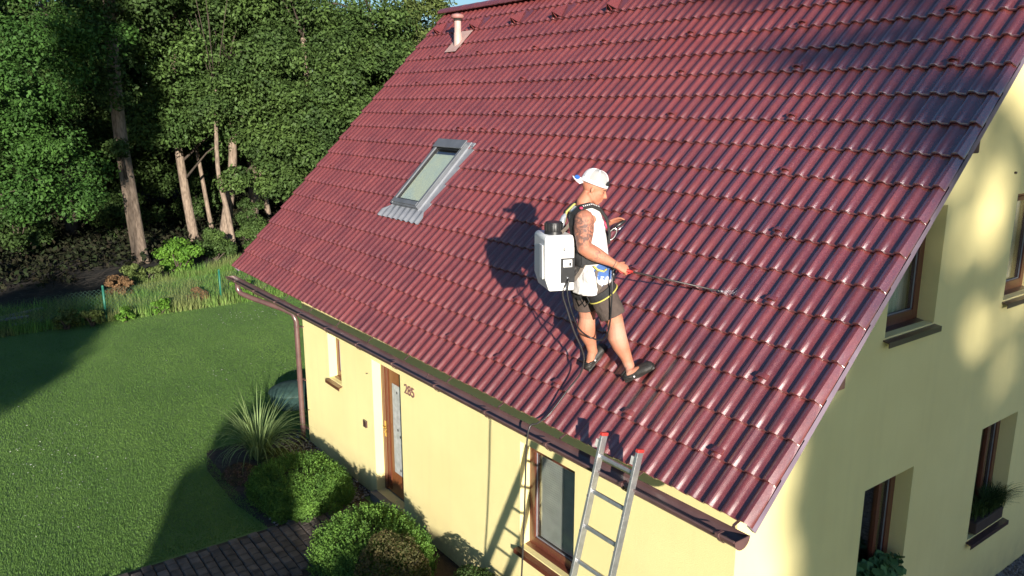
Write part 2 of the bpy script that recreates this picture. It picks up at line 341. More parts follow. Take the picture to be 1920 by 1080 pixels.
tag(link('lawn_grass', blades('lawn_grass', P, G, .021, .010, M_GRASS, 1.3)), kind='stuff')
P = rng.uniform([-25.6, -4.5], [-19.1, 12], (60000, 2)); e = (P[:, 0] > -24.4+.25*np.minimum(-P[:, 1]*0, 0)) | (P[:, 1] > 3); bnd = -21.6-.72*np.clip(P[:, 1]+.6, 0, 5); P = P[P[:, 0] > bnd]
tag(link('meadow_grass', blades('meadow_grass', P, G, .33, .022, M_GRASSM, .6)), kind='stuff')

P = np.concatenate([rng.normal([-11.0, -3.0], [1.3, .35], (170, 2)), rng.normal([-13.2, 1.2], [.5, .9], (50, 2)), rng.normal([-17.6, 2.4], [.35, .7], (120, 2)), rng.uniform([-18, -3], [-9.8, 5], (60, 2))])
V, F = leaf_quads(np.concatenate([P, np.full((len(P), 1), G+.028)], 1), np.tile([[0, 0, 1.]], (len(P), 1)), .015, .026, .5, .3); tag(link('clover_flowers', npmesh('clover_flowers', V, F, mat('clover_white', (.62, .62, .55), .8))), kind='stuff')
# paving
path = MB(); path.b2((-6.62, -6, G-.05), (-5.28, .40, G+.006)); path = path.build('path', M_BED); tag(path, kind='structure')
pm = []
for k in range(3):
    b = MB(); b.b2((-.069, -.059, 0), (.069, .059, .045)); me = b.mesh('paver', M_PAVE)
    bm = bmesh.new(); bm.from_mesh(me); bmesh.ops.bevel(bm, geom=[e for e in bm.edges if all(v.co.z > .04 for v in e.verts)], offset=.012, segments=1, affect='EDGES'); bm.to_mesh(me); bm.free(); pm.append(me)
row = 0; y = -3.3
while y < .30:
    for c in range(9):
        x = -6.58+.075+c*.147+(.073 if row % 2 else 0)
        if x > -5.34: continue
        o = link('paver', pm[row % 3], path); o.location = (x, y, G+rng.uniform(-.004, .004)); o.rotation_euler = (rng.uniform(-.012, .012), rng.uniform(-.012, .012), rng.uniform(-.05, .05))
    y += .129; row += 1

# gravel beside the gable wall and small pebbles along the bed
def pebbles(name, P, z, s, m):
    n = len(P); ico = np.array([(0, 0, 1), (1, 0, 0), (0, 1, 0), (-1, 0, 0), (0, -1, 0), (0, 0, -1)], float); F = np.array([(0, 1, 2), (0, 2, 3), (0, 3, 4), (0, 4, 1), (5, 2, 1), (5, 3, 2), (5, 4, 3), (5, 1, 4)])
    sc = s*rng.uniform(.5, 1.3, (n, 1, 3)); th = rng.uniform(0, 6.28, n); c, q = np.cos(th), np.sin(th); V = ico[None]*sc; X = V[:, :, 0]*c[:, None]-V[:, :, 1]*q[:, None]; Y = V[:, :, 0]*q[:, None]+V[:, :, 1]*c[:, None]
    V = np.stack([X+P[:, :1], Y+P[:, 1:], V[:, :, 2]*.7+z], 2); FF = (F[None]+6*np.arange(n)[:, None, None]).reshape(-1, 3); return npmesh(name, V.reshape(-1, 3), FF, m)
sheet('gravel_strip', [(-.4, 2), (5, 2), (5, 12), (-.4, 12)], G+.004, M_GRAVEL)
tag(link('gravel', pebbles('gravel', rng.uniform([-.39, 4.2], [1.6, 9], (9000, 2)), G+.012, .02, M_GRAVEL)), kind='stuff')
P = np.concatenate([rng.uniform([-9.3, .02], [-6.6, .54], (900, 2)), rng.uniform([-7.2, -.9], [-6.62, .3], (260, 2))])
tag(link('bed_pebbles', pebbles('bed_pebbles', P, G+.015, .024, M_GRAVEL)), kind='stuff')

# ------------------------------------------------------------------ house
WX, WY, LX, BY, RY = -.40, .55, -8.97, 8.25, 4.42
house = empty('yellow_house', (-4.7, 4.4, G), 'yellow rendered house number 285 with a steep dark red tiled roof', 'house')
HI = Matrix.Translation((4.7, -4.4, -G))
def part(mb, name, m, parent=None, **k):
    o = mb.build(name, m, parent or house, **k)
    if parent is None: o.location = (4.7, -4.4, -G)          # geometry is written in world metres
    return o
def clip(poly, a, b, c):                                     # keep a*u+b*v<=c
    outp = []
    for i in range(len(poly)):
        p, q = poly[i], poly[(i+1) % len(poly)]; dp = a*p[0]+b*p[1]-c; dq = a*q[0]+b*q[1]-c
        if dp <= 1e-9: outp.append(p)
        if (dp < -1e-9 and dq > 1e-9) or (dp > 1e-9 and dq < -1e-9): t = dp/(dp-dq); outp.append((p[0]+(q[0]-p[0])*t, p[1]+(q[1]-p[1])*t))
    return outp
def wall(mb, f, u0, u1, v0, v1, holes, depth, inward, clips=()):
    us = sorted({u0, u1, *[h[0] for h in holes], *[h[1] for h in holes]}); vs_ = sorted({v0, v1, *[h[2] for h in holes], *[h[3] for h in holes]})
    for i in range(len(us)-1):
        for j in range(len(vs_)-1):
            cu, cv = (us[i]+us[i+1])/2, (vs_[j]+vs_[j+1])/2
            if any(h[0] < cu < h[1] and h[2] < cv < h[3] for h in holes): continue
            pl = [(us[i], vs_[j]), (us[i+1], vs_[j]), (us[i+1], vs_[j+1]), (us[i], vs_[j+1])]
            for c in clips: pl = clip(pl, *c) if len(pl) > 2 else pl
            if len(pl) > 2: mb.poly([f(*p) for p in pl])
    for h in holes:
        q = [(h[0], h[2]), (h[1], h[2]), (h[1], h[3]), (h[0], h[3])]
        for k in range(4):
            a, b = q[k], q[(k+1) % 4]; A, B = Vector(f(*a)), Vector(f(*b)); I = Vector(inward)*depth; mb.poly([A, B, B+I, A+I])
FR = [(-8.0, -7.56, -1.38, -.67), (-6.53, -5.72, -2.66, -.70), (-3.14, -2.27, -1.90, -.70)]
GB = [(2.42, 3.27, .74, 1.83), (2.37, 3.23, -1.98, -.685), (4.65, 5.52, -1.98, -.67), (4.70, 5.55, .74, 1.83)]
OFF = .16
mb = MB()
wall(mb, lambda u, v: (u, WY, v), LX, WX, G-.3, WY-OFF, FR, .14, (0, 1, 0))
wall(mb, lambda u, v: (WX, u, v), WY, BY, G-.3, RY-OFF, GB, .17, (-1, 0, 0), [(-1, 1, -OFF), (1, 1, 2*RY-OFF)])
wall(mb, lambda u, v: (LX, u, v), WY, BY, G-.3, RY-OFF, [], .17, (1, 0, 0), [(-1, 1, -OFF), (1, 1, 2*RY-OFF)])
wall(mb, lambda u, v: (u, BY, v), LX, WX, G-.3, 2*RY-BY-OFF, [], .17, (0, -1, 0))
part(mb, 'wall', M_PLASTER, fix=False)
# interior (floor and inner partition so that windows look into rooms)
mb = MB(); mb.b2((LX+.2, WY+.9, G), (WX-.9, WY+1.0, .9)); mb.b2((WX-1.0, WY+2.0, G), (WX-.92, BY-2.0, 2.0)); part(mb, 'inner_wall', M_DARK)

# windows -------------------------------------------------
def window(plane, u0, u1, v0, v1, depth, sill=True, mull=None, name='window', fw=.065, blind=None, sash=True):
    """plane 'F' front wall (u=x) or 'G' gable (u=y)"""
    if plane == 'F': f = lambda u, v, d: (u, WY+d, v)
    else: f = lambda u, v, d: (WX-d, u, v)
    def bx(mb, a, b, c, d, e, g): 
        p, q = f(a, c, e), f(b, d, g); mb.b2([min(x, y) for x, y in zip(p, q)], [max(x, y) for x, y in zip(p, q)])
    w = MB(); D = depth
    for a, b, c, d in ((u0, u0+fw, v0, v1), (u1-fw, u1, v0, v1), (u0+fw, u1-fw, v1-fw, v1), (u0+fw, u1-fw, v0, v0+fw)): bx(w, a, b, c, d, D-.01, D+.06)
    o = part(w, name, M_WOODD, bevel=.004)
    s = MB(); k = fw+.002; h = .045
    for a, b, c, d in ((u0+k, u0+k+h, v0+k, v1-k), (u1-k-h, u1-k, v0+k, v1-k), (u0+k+h, u1-k-h, v1-k-h, v1-k), (u0+k+h, u1-k-h, v0+k, v0+k+h)): bx(s, a, b, c, d, D-.022, D+.03)
    if mull: 
        for mu in mull: bx(s, mu-.03, mu+.03, v0+k+h, v1-k-h, D-.018, D+.028)
    s.build('sash', M_WOODD, o, bevel=.003)
    p = MB(); bx(p, u0+k+h-.004, u1-k-h+.004, v0+k+h-.004, v1-k-h+.004, D+.008, D+.014); p.build('pane', M_GLASS, o)
    g = MB(); e = k+h
    for a, b, c, d in ((u0+e, u0+e+.008, v0+e, v1-e), (u1-e-.008, u1-e, v0+e, v1-e), (u0+e, u1-e, v0+e, v0+e+.008)): bx(g, a, b, c, d, D-.006, D+.004)
    g.build('glazing_seal', M_GREYL, o)
    if blind == 'slats':
        s = MB(); n = int((v1-v0-.2)/.026)
        for i in range(n): bx(s, u0+e+.01, u1-e-.01, v1-e-.02-i*.026, v1-e-.002-i*.026, D+.05, D+.062)
        s.build('blind', M_BLIND, o)
        s = MB(); bx(s, (u0+u1)/2+.05, (u0+u1)/2+.056, v0+e, v1-e, D+.04, D+.046); s.build('blind_cord', M_BLIND, o)
    elif blind:
        c = MB(); N = 40; a, b = blind
        P = [(a+(b-a)*i/N, D+.11+.018*math.sin(i*1.25)+.007*math.sin(i*2.9)) for i in range(N+1)]
        vv = [f(u, z, d) for u, d in P for z in (v0-.1, v1+.05)]; c.add(vv, [(2*i, 2*i+2, 2*i+3, 2*i+1) for i in range(N)]); c.build('curtain', M_CURT, o, smooth=True)
    if sill:
        s = MB(); q = [(-.06, -.026), (D-.012, .012)]
        a, b = u0-.03, u1+.03
        P = [f(a, v0+q[0][1], q[0][0]), f(b, v0+q[0][1], q[0][0]), f(u1-.002, v0+q[1][1], q[1][0]), f(u0+.002, v0+q[1][1], q[1][0])]
        lowr = [(x, y, z-.012) for x, y, z in P]; s.add(P+lowr, [(0, 1, 2, 3), (7, 6, 5, 4), (0, 4, 5, 1), (1, 5, 6, 2), (2, 6, 7, 3), (3, 7, 4, 0)])
        bx(s, a, b, v0-.075, v0-.024, -.064, -.058); s.build('sill', M_SILL if plane == 'G' else M_WOODD, o)
    return o
window('F', *FR[0], .14, blind=(-7.98, -7.6))
window('F', *FR[2], .14, blind='slats')
window('G', *GB[0], .17, blind=(2.45, 3.25)); window('G', *GB[1], .17, mull=[2.94]); window('G', *GB[2], .17, mull=[5.22]); window('G', *GB[3], .17, blind=(4.7, 5.5))
# door ----------------------------------------------------
u0, u1, v0, v1 = FR[1]; dy = WY+.14
mb = MB(); mb.b2((u0, dy-.01, v0), (u0+.07, dy+.06, v1)); mb.b2((u1-.07, dy-.01, v0), (u1, dy+.06, v1)); mb.b2((u0+.07, dy-.01, v1-.07), (u1-.07, dy+.06, v1))
door = part(mb, 'door', M_WOODD, bevel=.004)
mb = MB(); mb.b2((u0+.075, dy+.0, v0+.02), (u1-.075, dy+.05, v1-.075)); mb.build('door_leaf', M_DOOR, door, bevel=.004)
mb = MB()
for a, b in ((u0+.09, u0+.12), (u0+.16, u0+.175), (u0+.19, u0+.21)): mb.b2((a, dy-.016, v0+.06), (b, dy-.002, v1-.1))
mb.build('moulding', M_WOODD, door, bevel=.003)
mb = MB(); mb.b2((-6.20, dy-.012, -2.28), (-5.86, dy-.003, -.98)); mb.build('glass_panel', mat('milky_glass', (.55, .56, .55), .12, (.40, .41, .40), 12, coat=.6), door)
mb = MB()
for z in (-1.08, -1.62, -1.7, -2.2): mb.ball((-6.03+rng.uniform(-.04, .04), dy-.014, z), (.016, .004, .022), nu=8, nv=5)
mb.build('glass_ornament', M_DARK, door)
mb = MB(); mb.b2((-6.445, dy-.02, -1.83), (-6.405, dy-.010, -1.60)); mb.build('door_plate', M_BRASS, door)
mb = MB(); mb.tube([(-6.425, dy-.02, -1.68), (-6.425, dy-.055, -1.68), (-6.40, dy-.06, -1.68), (-6.32, dy-.06, -1.685)], .009, 8); mb.tube([(-6.425, dy-.02, -1.76), (-6.425, dy-.04, -1.76)], .012, 8); mb.build('handle', M_BRASS, door, smooth=True)
mb = MB(); mb.b2((u0-.02, WY-.10, v0-.12), (u1+.02, dy+.06, v0-.001)); part(mb, 'doorstep', mat('step_grey', (.2, .19, .18), .8))
# bell, number, wall bits
mb = MB(); mb.b2((-6.83, WY-.03, -1.78), (-6.74, WY-.001, -1.68)); part(mb, 'doorbell', M_SILL, bevel=.004)
def digits(txt, x, z, h, pitch, y):
    o = empty_part('house_number'); o.location = (4.7, -4.4, -G)
    for ch in txt:
        cu = bpy.data.curves.new('digit', 'FONT'); cu.body = ch; cu.size = h*1.35; cu.extrude = .006; t = bpy.data.objects.new('tmp', cu); COL.objects.link(t)
        me = bpy.data.meshes.new_from_object(t.evaluated_get(bpy.context.evaluated_depsgraph_get())); bpy.data.objects.remove(t, do_unlink=True)
        me.materials.clear(); me.materials.append(M_DIG); d = link('digit', me, o); d.location = (x, y-.007, z); d.rotation_euler = (R(90), 0, 0); x += pitch
def empty_part(name):
    o = bpy.data.objects.new(name, None); COL.objects.link(o); o.parent = house; return o
M_DIG = mat('number_brown', (.22, .12, .10), .5)
digits('285', -5.60, -.905, .135, .088, WY)
for i, (x, z) in enumerate(((-8.93, -.78), (-8.9, -2.2), (-6.66, -.94))):
    mb = MB(); mb.tube([(x, WY, z), (x, WY-.03, z)], .006, 6)
    part(mb, 'screw_hook', M_SILL)
mb = MB(); mb.tube([(WX, 4.55, 2.05), (WX+.02, 4.55, 2.05)], .012, 6); part(mb, 'wall_plug', M_SILL)
# purlins
for y, z in ((2.75, 2.42), (1.10, .77)):
    mb = MB(); mb.b2((-1.0, y-.07, z-.10), (.0, y+.07, z+.06)); part(mb, 'purlin', M_BEAM, bevel=.01)

# ------------------------------------------------------------------ roof (local frame: X along the eave, Y up the slope, Z normal)
W, GA = .15, .3285
roof = MB()
for s0, s1 in ((.16, 19.05*GA),): roof.b2((-10.56, s0, -.11), (.055, s1, -.035))
roof = roof.build('roof', M_BEAM, house); roof.location = (4.7, -4.4, -G); roof.rotation_euler = (R(45), 0, 0)
SL = 19*GA
mb = MB(); q = math.sqrt(.5)
P = [(-10.56, RY, RY-.05), (.055, RY, RY-.05), (.055, BY+.4, 2*RY-BY-.45), (-10.56, BY+.4, 2*RY-BY-.45)]
mb.add(P+[(x, y, z-.12) for x, y, z in P], [(0, 1, 2, 3), (7, 6, 5, 4), (0, 4, 5, 1), (1, 5, 6, 2), (2, 6, 7, 3), (3, 7, 4, 0)]); part(mb, 'rear_roof', M_TILED)
HW = .033
def prof(x):
    u = (x/W) % 1.0
    pts = [(0, 0), (.05, .22), (.11, .60), (.18, .86), (.28, .98), (.38, 1.0), (.45, .95), (.53, .72), (.60, .42), (.66, .24), (.74, .14), (.9, .06), (1, 0)]
    for (a, b), (c, d) in zip(pts, pts[1:]):
        if u <= c: return HW*(b+(d-b)*(u-a)/(c-a))
    return 0
def tile_mesh(name, xa, xb, half=False, flap=False, m=M_TILE):
    """xa,xb global x extents; mesh is local to xa. lower edge at y=0"""
    xs = []
    k = math.floor(xa/W)*W
    while k < xb+1e-6:
        xs += [k+W*t for t in (0, .05, .11, .18, .28, .38, .45, .53, .60, .66, .78, .9)]; k += W
    xs = sorted({round(x, 5) for x in xs if xa+.002 < x < xb-.002}|{xa, xb})
    L = GA+.06; ys = [0, .004, .14, L]; drop = -.030/GA
    V = []; nx = len(xs)
    for y in ys:
        for x in xs:
            e = .0035*max(0, 1-(x-xa)/.012) if not half else 0
            z = prof(x)+e+y*drop-(.004 if y == 0 else 0)
            if flap and x > .07: z = prof(.065)+y*drop-(x-.065)*1.5
            V.append((x-xa, y, z))
    F = [(j*nx+i, j*nx+i+1, (j+1)*nx+i+1, (j+1)*nx+i) for j in range(len(ys)-1) for i in range(nx-1)]
    b0 = len(V)
    for x in xs: V.append((x-xa, .001, prof(x)-.022 if not (flap and x > .07) else V[xs.index(x)][2]-.02))
    for x in xs: V.append((x-xa, L, prof(x)+L*drop-.012))
    F += [(i+1, i, b0+i, b0+i+1) for i in range(nx-1)]
    F += [(b0+i+1, b0+i, b0+nx+i, b0+nx+i+1) for i in range(nx-1)]
    t = (len(ys)-1)*nx
    F += [(0, nx, 2*nx, 3*nx, b0+nx, b0), (nx-1, b0+nx-1, b0+2*nx-1, 4*nx-1, 3*nx-1, 2*nx-1)]
    me = bpy.data.meshes.new(name); me.from_pydata(V, [], F); me.materials.append(m); fixn(me)
    me.polygons.foreach_set('use_smooth', [True]*len(me.polygons)); me.set_sharp_from_angle(angle=R(38)); me.update(); return me
TM = tile_mesh('tile', -.235, .065); TMR = tile_mesh('verge_tile', -.235, .10, flap=True); TML = tile_mesh('half_tile', -10.6, -10.435, half=True)
tiles = []
camp = Vector(cam.location)
sky_skip = lambda j, r: j in (21, 22, 23) and 5 <= r <= 8
c45 = math.sqrt(.5)
for r in range(19):
    for j in range(-1, 35):
        if sky_skip(j, r): continue
        if j == -1: me, x = None, None
        me, x = (TMR, -.235) if j == 0 else ((TML, -10.6) if j == -1 else (TM, -.3*j-.235))
        s = r*GA; wpos = Vector((x+.15, (s+.17)*c45, (s+.17)*c45)); 
        if r == 18: pass
        tiles.append(((wpos-camp).length, me, x, s, wpos))
Mc = cam.rotation_euler.to_matrix().transposed()
def inview(p):
    c = Mc @ (Vector(p)-camp)
    return c.z < 0 and abs(c.x/-c.z) < 960/1490*1.03 and abs(c.y/-c.z) < 540/1490*1.05
tiles.sort(key=lambda t: t[0]+(0 if inview(t[4]) else 100))
rest = MB()
jr = random.Random(3)
for i, (d, me, x, s, wp) in enumerate(tiles):
    dz = jr.uniform(-.0015, .0015); ds = jr.uniform(-.003, .003); tw = jr.uniform(-.004, .004); dx = jr.uniform(-.0012, .0012)
    if i < 300:
        o = link('tile', me, roof); o.location = (x+dx, s+ds, dz); o.rotation_euler = (0, 0, tw)
    else:
        rest.add([(v.co.x+x+dx, v.co.y+s+ds, v.co.z+dz) for v in me.vertices], [tuple(p.vertices) for p in me.polygons])
o = rest.build('far_tiles', M_TILE, roof, angle=38, fix=False); o['kind'] = 'stuff'
# verge trim, ridge caps
mb = MB(); mb.b2((.058, .0, -.125), (.088, SL, -.035)); mb.build('verge_board', M_VERGE, roof)
mb = MB(); mb.b2((-10.59, .0, -.125), (-10.562, SL, -.035)); mb.build('verge_board', M_VERGE, roof)
x = .10
rm = MB(); n = 9; A = [math.pi*(i/(n-1)) for i in range(n)]
vv = [(xx, -.135*math.cos(a), .105*math.sin(a)*(1 if k == 0 else .93)-.02) for k, xx in enumerate((0, -.45)) for a in A]+[(xx, -.115*math.cos(a), .085*math.sin(a)*(1 if k == 0 else .93)-.03) for k, xx in enumerate((0, -.45)) for a in A]
ff = [(i, i+1, n+i+1, n+i) for i in range(n-1)]+[(2*n+i+1, 2*n+i, 3*n+i, 3*n+i+1) for i in range(n-1)]+[(i+1, i, 2*n+i, 2*n+i+1) for i in range(n-1)]+[(0, n, 3*n, 2*n), (n-1, 3*n-1, 4*n-1, 2*n-1)]
rm.add(vv, ff); rme = rm.mesh('ridge_tile', M_TILE, True); fixn(rme); rme.set_sharp_from_angle(angle=R(40))
while x > -10.5:
    o = link('ridge_tile', rme, house); o.location = (x+4.7, RY-4.4, RY-.01-G); x -= .40
# snow guards: small hoods on the tiles
sg = MB(); n = 9
def arch(y, z0, rx, rz): return [(rx*math.cos(math.pi*i/(n-1)), y, z0+rz*math.sin(math.pi*i/(n-1))) for i in range(n)]
vv = arch(0, 0, .052, .038)+arch(0, 0, .040, .028)+arch(.045, -.01, .046, .026)+arch(.035, -.012, .036, .018)
ff = []
for i in range(n-1): ff += [(i, i+1, n+i+1, n+i), (i, 2*n+i, 2*n+i+1, i+1), (n+i, n+i+1, 3*n+i+1, 3*n+i), (2*n+i, 3*n+i, 3*n+i+1, 2*n+i+1)]
sg.add(vv, ff); sme = sg.mesh('snow_guard', M_TILE, True); fixn(sme); sme.set_sharp_from_angle(angle=R(40))
spots = [(2.8+6*i, 1) for i in range(12)]
for k, o0 in ((3, 2.8), (5, 4.8), (7, 6.8), (9, 8.8), (11, 10.8), (13, 2.8), (15, 4.8)):
    n0 = o0
    while n0 < 70:
        if not (41 < n0 < 50 and 5 <= k <= 8.9): spots.append((n0, k))
        n0 += 10
spots += [(44.8, 10), (42.8, 10), (40.8, 10), (42.8, 11), (46.8, 9.99), (38.8, 12)]
for n_, k in spots:
    o = link('snow_guard', sme, roof); o.location = (-.15*(round(n_+.2))+.052, k*GA+.035, HW-.012)
# triangular vent tiles
for n_ in (68.4, 60.5, 52.3, 44.6, 36.9):
    x = -.15*round(n_); s = 17.1*GA
    mb = MB(); mb.add([(-.16, 0, .022), (.24, 0, .022), (.24, .33, .006), (-.16, .33, .006), (-.16, 0, .0), (.24, 0, .0)], [(0, 1, 2, 3), (0, 4, 5, 1)])
    mb.add([(-.11, -.01, .024), (-.005, -.02, .15), (.11, -.01, .024), (.0, .30, .02), (-.095, -.009, .03), (-.005, -.018, .137), (.095, -.009, .03)], [(0, 1, 3), (1, 2, 3), (0, 4, 5, 1), (1, 5, 6, 2)])
    vt = mb.build('vent_tile', M_TILE, roof); vt.location = (x, s, 0)
    mb = MB(); mb.add([(-.095, .002, .03), (-.005, .0, .137), (.095, .002, .03)], [(0, 1, 2)]); mb.build('vent_opening', M_DARK, vt)
    mb = MB(); mb.b2((-.004, -.018, .024), (.004, .004, .13)); mb.build('vent_bar', M_TILED, vt)
# vent pipe
M_PIPE = mat('pale_pink_pipe', (.50, .34, .30), .5, (.42, .27, .24), 8)
px, py = -9.12, 3.70
mb = MB(); mb.tube([(px, py, py-.05), (px, py, py+.20), (px, py, py+.21), (px, py, py+.46)], [.075, .068, .060, .060], 16, cap=False)
mb.add([(px-.18, py-.17, py-.17+.055), (px+.18, py-.17, py-.17+.055), (px+.18, py+.2, py+.2+.05), (px-.18, py+.2, py+.2+.05)], [(0, 1, 2, 3)])
vp = part(mb, 'vent_pipe', M_PIPE, angle=40)
mb = MB(); mb.tube([(px, py, py+.44), (px, py, py+.46), (px, py, py+.50), (px, py, py+.525)], [.10, .115, .105, .04], 18); mb.build('vent_cap', mat('pipe_cap', (.36, .17, .15), .5), vp, angle=40)
mb = MB(); mb.tube([(px, py, py+.40), (px, py, py+.445)], [.068, .068], 16); mb.build('vent_collar', M_DARK, vp, smooth=True)
# skylight ------------------------------------------------
X0, X1, Y0, Y1 = -7.13, -6.39, 1.83, 3.00
mb = MB(); mb.b2((X0, Y0, -.03), (X0+.055, Y1, .085)); mb.b2((X1-.055, Y0, -.03), (X1, Y1, .085)); mb.b2((X0+.055, Y0, -.03), (X1-.055, Y0+.10, .075)); mb.b2((X0+.055, Y1-.10, -.03), (X1-.055, Y1, .09))
skl = mb.build('skylight', M_GREYM, roof, bevel=.006)
mb = MB(); mb.b2((X0-.012, Y1-.12, .092), (X1+.012, Y1+.035, .112)); mb.build('cover_hood', M_GREYM, skl, bevel=.008)
mb = MB(); mb.b2((X0+.03, Y0+.02, .077), (X1-.03, Y0+.085, .095)); mb.build('lower_cover', M_GREYM, skl, bevel=.004)
mb = MB()
for a, b, c, d in ((X0+.057, X0+.072, Y0+.10, Y1-.10), (X1-.072, X1-.057, Y0+.10, Y1-.10), (X0+.072, X1-.072, Y0+.101, Y0+.115), (X0+.072, X1-.072, Y1-.115, Y1-.101)): mb.b2((a, c, -.02), (b, d, .066))
mb.build('gasket', M_BLACKP, skl)
mb = MB(); mb.b2((X0+.072, Y0+.115, .045), (X1-.072, Y1-.115, .050)); mb.build('pane', M_GLASS, skl)
mb = MB(); mb.b2((X0+.074, Y0+.117, .030), (X1-.074, Y1-.20, .036)); mb.build('bright_backing', M_SKYBACK, skl)  # sheet added under the pane to carry the painted brightness
mb = MB(); mb.b2((X0-.012, Y0-.02, -.028), (X0-.002, Y1+.06, .036)); mb.b2((X1+.002, Y0-.02, -.028), (X1+.155, Y1+.06, .012)); mb.b2((X1+.002, Y0-.02, .013), (X1+.02, Y1+.06, .04)); mb.b2((X0-.002, Y1+.002, -.028), (X1+.10, Y1+.06, .03))
mb.build('flashing', M_GREYL, skl)
mb = MB(); N = 60; xs = [X0-.20+(X1-X0+.42)*i/N for i in range(N+1)]
rowsy = ((Y0-.002, 0), (Y0-.10, 1), (Y0-.215, 2))
vv = []
for y, k in rowsy:
    for i, x in enumerate(xs):
        base = .030 if k == 0 else (prof(x)*.75+.012 if k == 1 else prof(x)+.006)
        yy = y+(.006*math.sin(i*1.7) if k == 2 else 0)
        if k == 0: x = min(max(x, X0-.01), X1+.15)
        vv.append((x, yy, base if k else .03))
mb.add(vv, [(j*(N+1)+i, j*(N+1)+i+1, (j+1)*(N+1)+i+1, (j+1)*(N+1)+i) for j in range(2) for i in range(N)]); mb.build('apron', M_GREYL, skl, smooth=True)

# ------------------------------------------------------------------ gutter and downpipe
gx0, gx1, gy, gz, gr = -10.38, .13, -.115, -.035, .074
fall = lambda x: (x-gx1)*.0075
mb = MB(); n = 14; vv = []
for x in (gx0, gx1):
    for rr in (gr, gr-.004):
        for i in range(n+1):
            a = math.pi*i/n; vv.append((x, gy+rr*math.cos(a), gz-rr*math.sin(a)+fall(x)))
k = n+1
for i in range(n):
    mb_f = [(i, i+1, 2*k+i+1, 2*k+i), (k+i+1, k+i, 3*k+i, 3*k+i+1)]
    mb.f += mb_f
mb.v = vv; mb.f += [(0, 2*k, 3*k, k), (n, k+n, 3*k+n, 2*k+n)]
mb.tube([(gx0, gy-gr-.004, gz+fall(gx0)), (gx1, gy-gr-.004, gz)], .009, 8)
gut = part(mb, 'gutter', M_GUTTER, angle=40, fix=True)
for x, nm in ((gx0, 'end_cap'), (gx1, 'end_cap')):
    m = MB(); P = [(x, gy+(gr+.004)*math.cos(math.pi*i/n), gz+fall(x)-(gr+.004)*math.sin(math.pi*i/n)) for i in range(n+1)]
    m.add(P+[(x+.006, y, z) for _, y, z in P], [tuple(range(n+1)), tuple(range(2*n+1, n, -1))]+[(i, i+1, n+2+i, n+1+i) for i in range(n)]+[(n, 0, n+1, 2*n+1)]); m.build('end_cap', M_GUTTER, gut)
x = .0; gz0 = gz
while x > -10.4:
    gz = gz0+fall(x); m = MB(); P = [(x, gy+(gr+.006)*math.cos(math.pi*i/n), gz-(gr+.006)*math.sin(math.pi*i/n)) for i in range(n+1)]
    m.ribbon([(x, .06, .0), (x, gy+gr+.006, gz+.012)]+P[0:1], (0, .3, 1), .022, .004); m.ribbon(P, [(0, -(p[1]-gy), -(p[2]-gz)) for p in P], .026, .004)
    m.b2((x-.014, gy-gr-.022, gz-.012), (x+.014, gy-gr-.004, gz+.014)); m.b2((x-.011, gy-gr-.006, gz+.008), (x+.011, gy-gr+.045, gz+.012)); m.build('bracket', M_GUTTER, gut); x -= .90
gz = gz0+fall(-3.9); m = MB(); m.tube([(-3.9, gy-gr-.003, gz), (-3.93, gy, gz-gr-.004), (-3.96, gy+gr, gz)], .003, 6); m.build('gutter_joint', M_GUTTER, gut)
gz = gz0+fall(-10)
mb = MB(); P = [(-10.02, gy, gz-.05), (-10.02, gy, gz-.17), (-9.98, gy+.03, gz-.235), (-9.75, gy+.16, gz-.30), (-9.25, gy+.47, gz-.42), (-9.09, gy+.56, gz-.48), (-9.055, .478, gz-.60), (-9.055, .478, -1.6), (-9.055, .478, G+.12), (-9.04, .45, G+.03)]
mb.tube(P, .043, 14); dp = part(mb, 'downpipe', M_GUTTER, smooth=True)
for z in (-.8, -1.7, -2.55):
    m = MB(); m.tube([(-9.055, .478, z-.012), (-9.055, .478, z+.012)], .049, 14); m.b2((-9.06, .52, z-.008), (-8.95, .555, z+.008)); m.build('pipe_clip', M_GUTTER, dp)

# ------------------------------------------------------------------ ladder leaning on the gutter
lad = empty('aluminium_ladder', (-.975, -.90, G), 'aluminium ladder with red end caps leaning on the brown gutter', 'ladder')
LT = Vector((0, -.135, .235)); LB = Vector((0, -.925, G)); LD = (LB-LT).normalized(); LN = Vector((1, 0, 0)).cross(LD).normalized()
RX = Matrix((Vector((1, 0, 0)), LN, LD)).transposed()
off = Vector((.975, .90, -G))
for x in (-1.165, -.785):
    m = MB(); L = (LB-LT).length; c = (LB+LT)/2+Vector((x, 0, 0))+off; m.box(c, (.026, .062, L), RX); rl = m.build('rail', M_ALU, lad, bevel=.004)
    m = MB(); m.box(LT+Vector((x, 0, 0))+off-LD*.012, (.032, .068, .028), RX); m.build('end_cap', M_RED, rl, bevel=.006)
    sgn = 1 if x < -1 else -1
    m = MB()
    for k in range(5): m.box(LT+Vector((x-.031, 0, 0))+off+LD*(.045+.013*k), (.034, .05, .007), RX)
    for k in range(3): m.box(LT+Vector((x-.042+.011*k, 0, 0))+off+LD*.07+LN*.0, (.005, .056, .062), RX)
    m.build('gutter_pad', mat('clear_pad', (.55, .55, .52), .4), rl)
    m = MB()
    for k in range(7): m.tube([LT+Vector((x+sgn*.0, 0, 0))+off+LD*(.20+.28*k)-LN*.0317*(1 if LN.y > 0 else -1), LT+Vector((x, 0, 0))+off+LD*(.20+.28*k)-LN*.034*(1 if LN.y > 0 else -1)], .011, 8)
    m.build('rivet', M_GREYM, rl)
t = .16
while t < 3.0:
    p = LT+off+LD*t; m = MB(); m.box(p+Vector((-.975, 0, 0)), (.36, .030, .030), RX); m.build('rung', M_ALU, lad, bevel=.006); t += .28
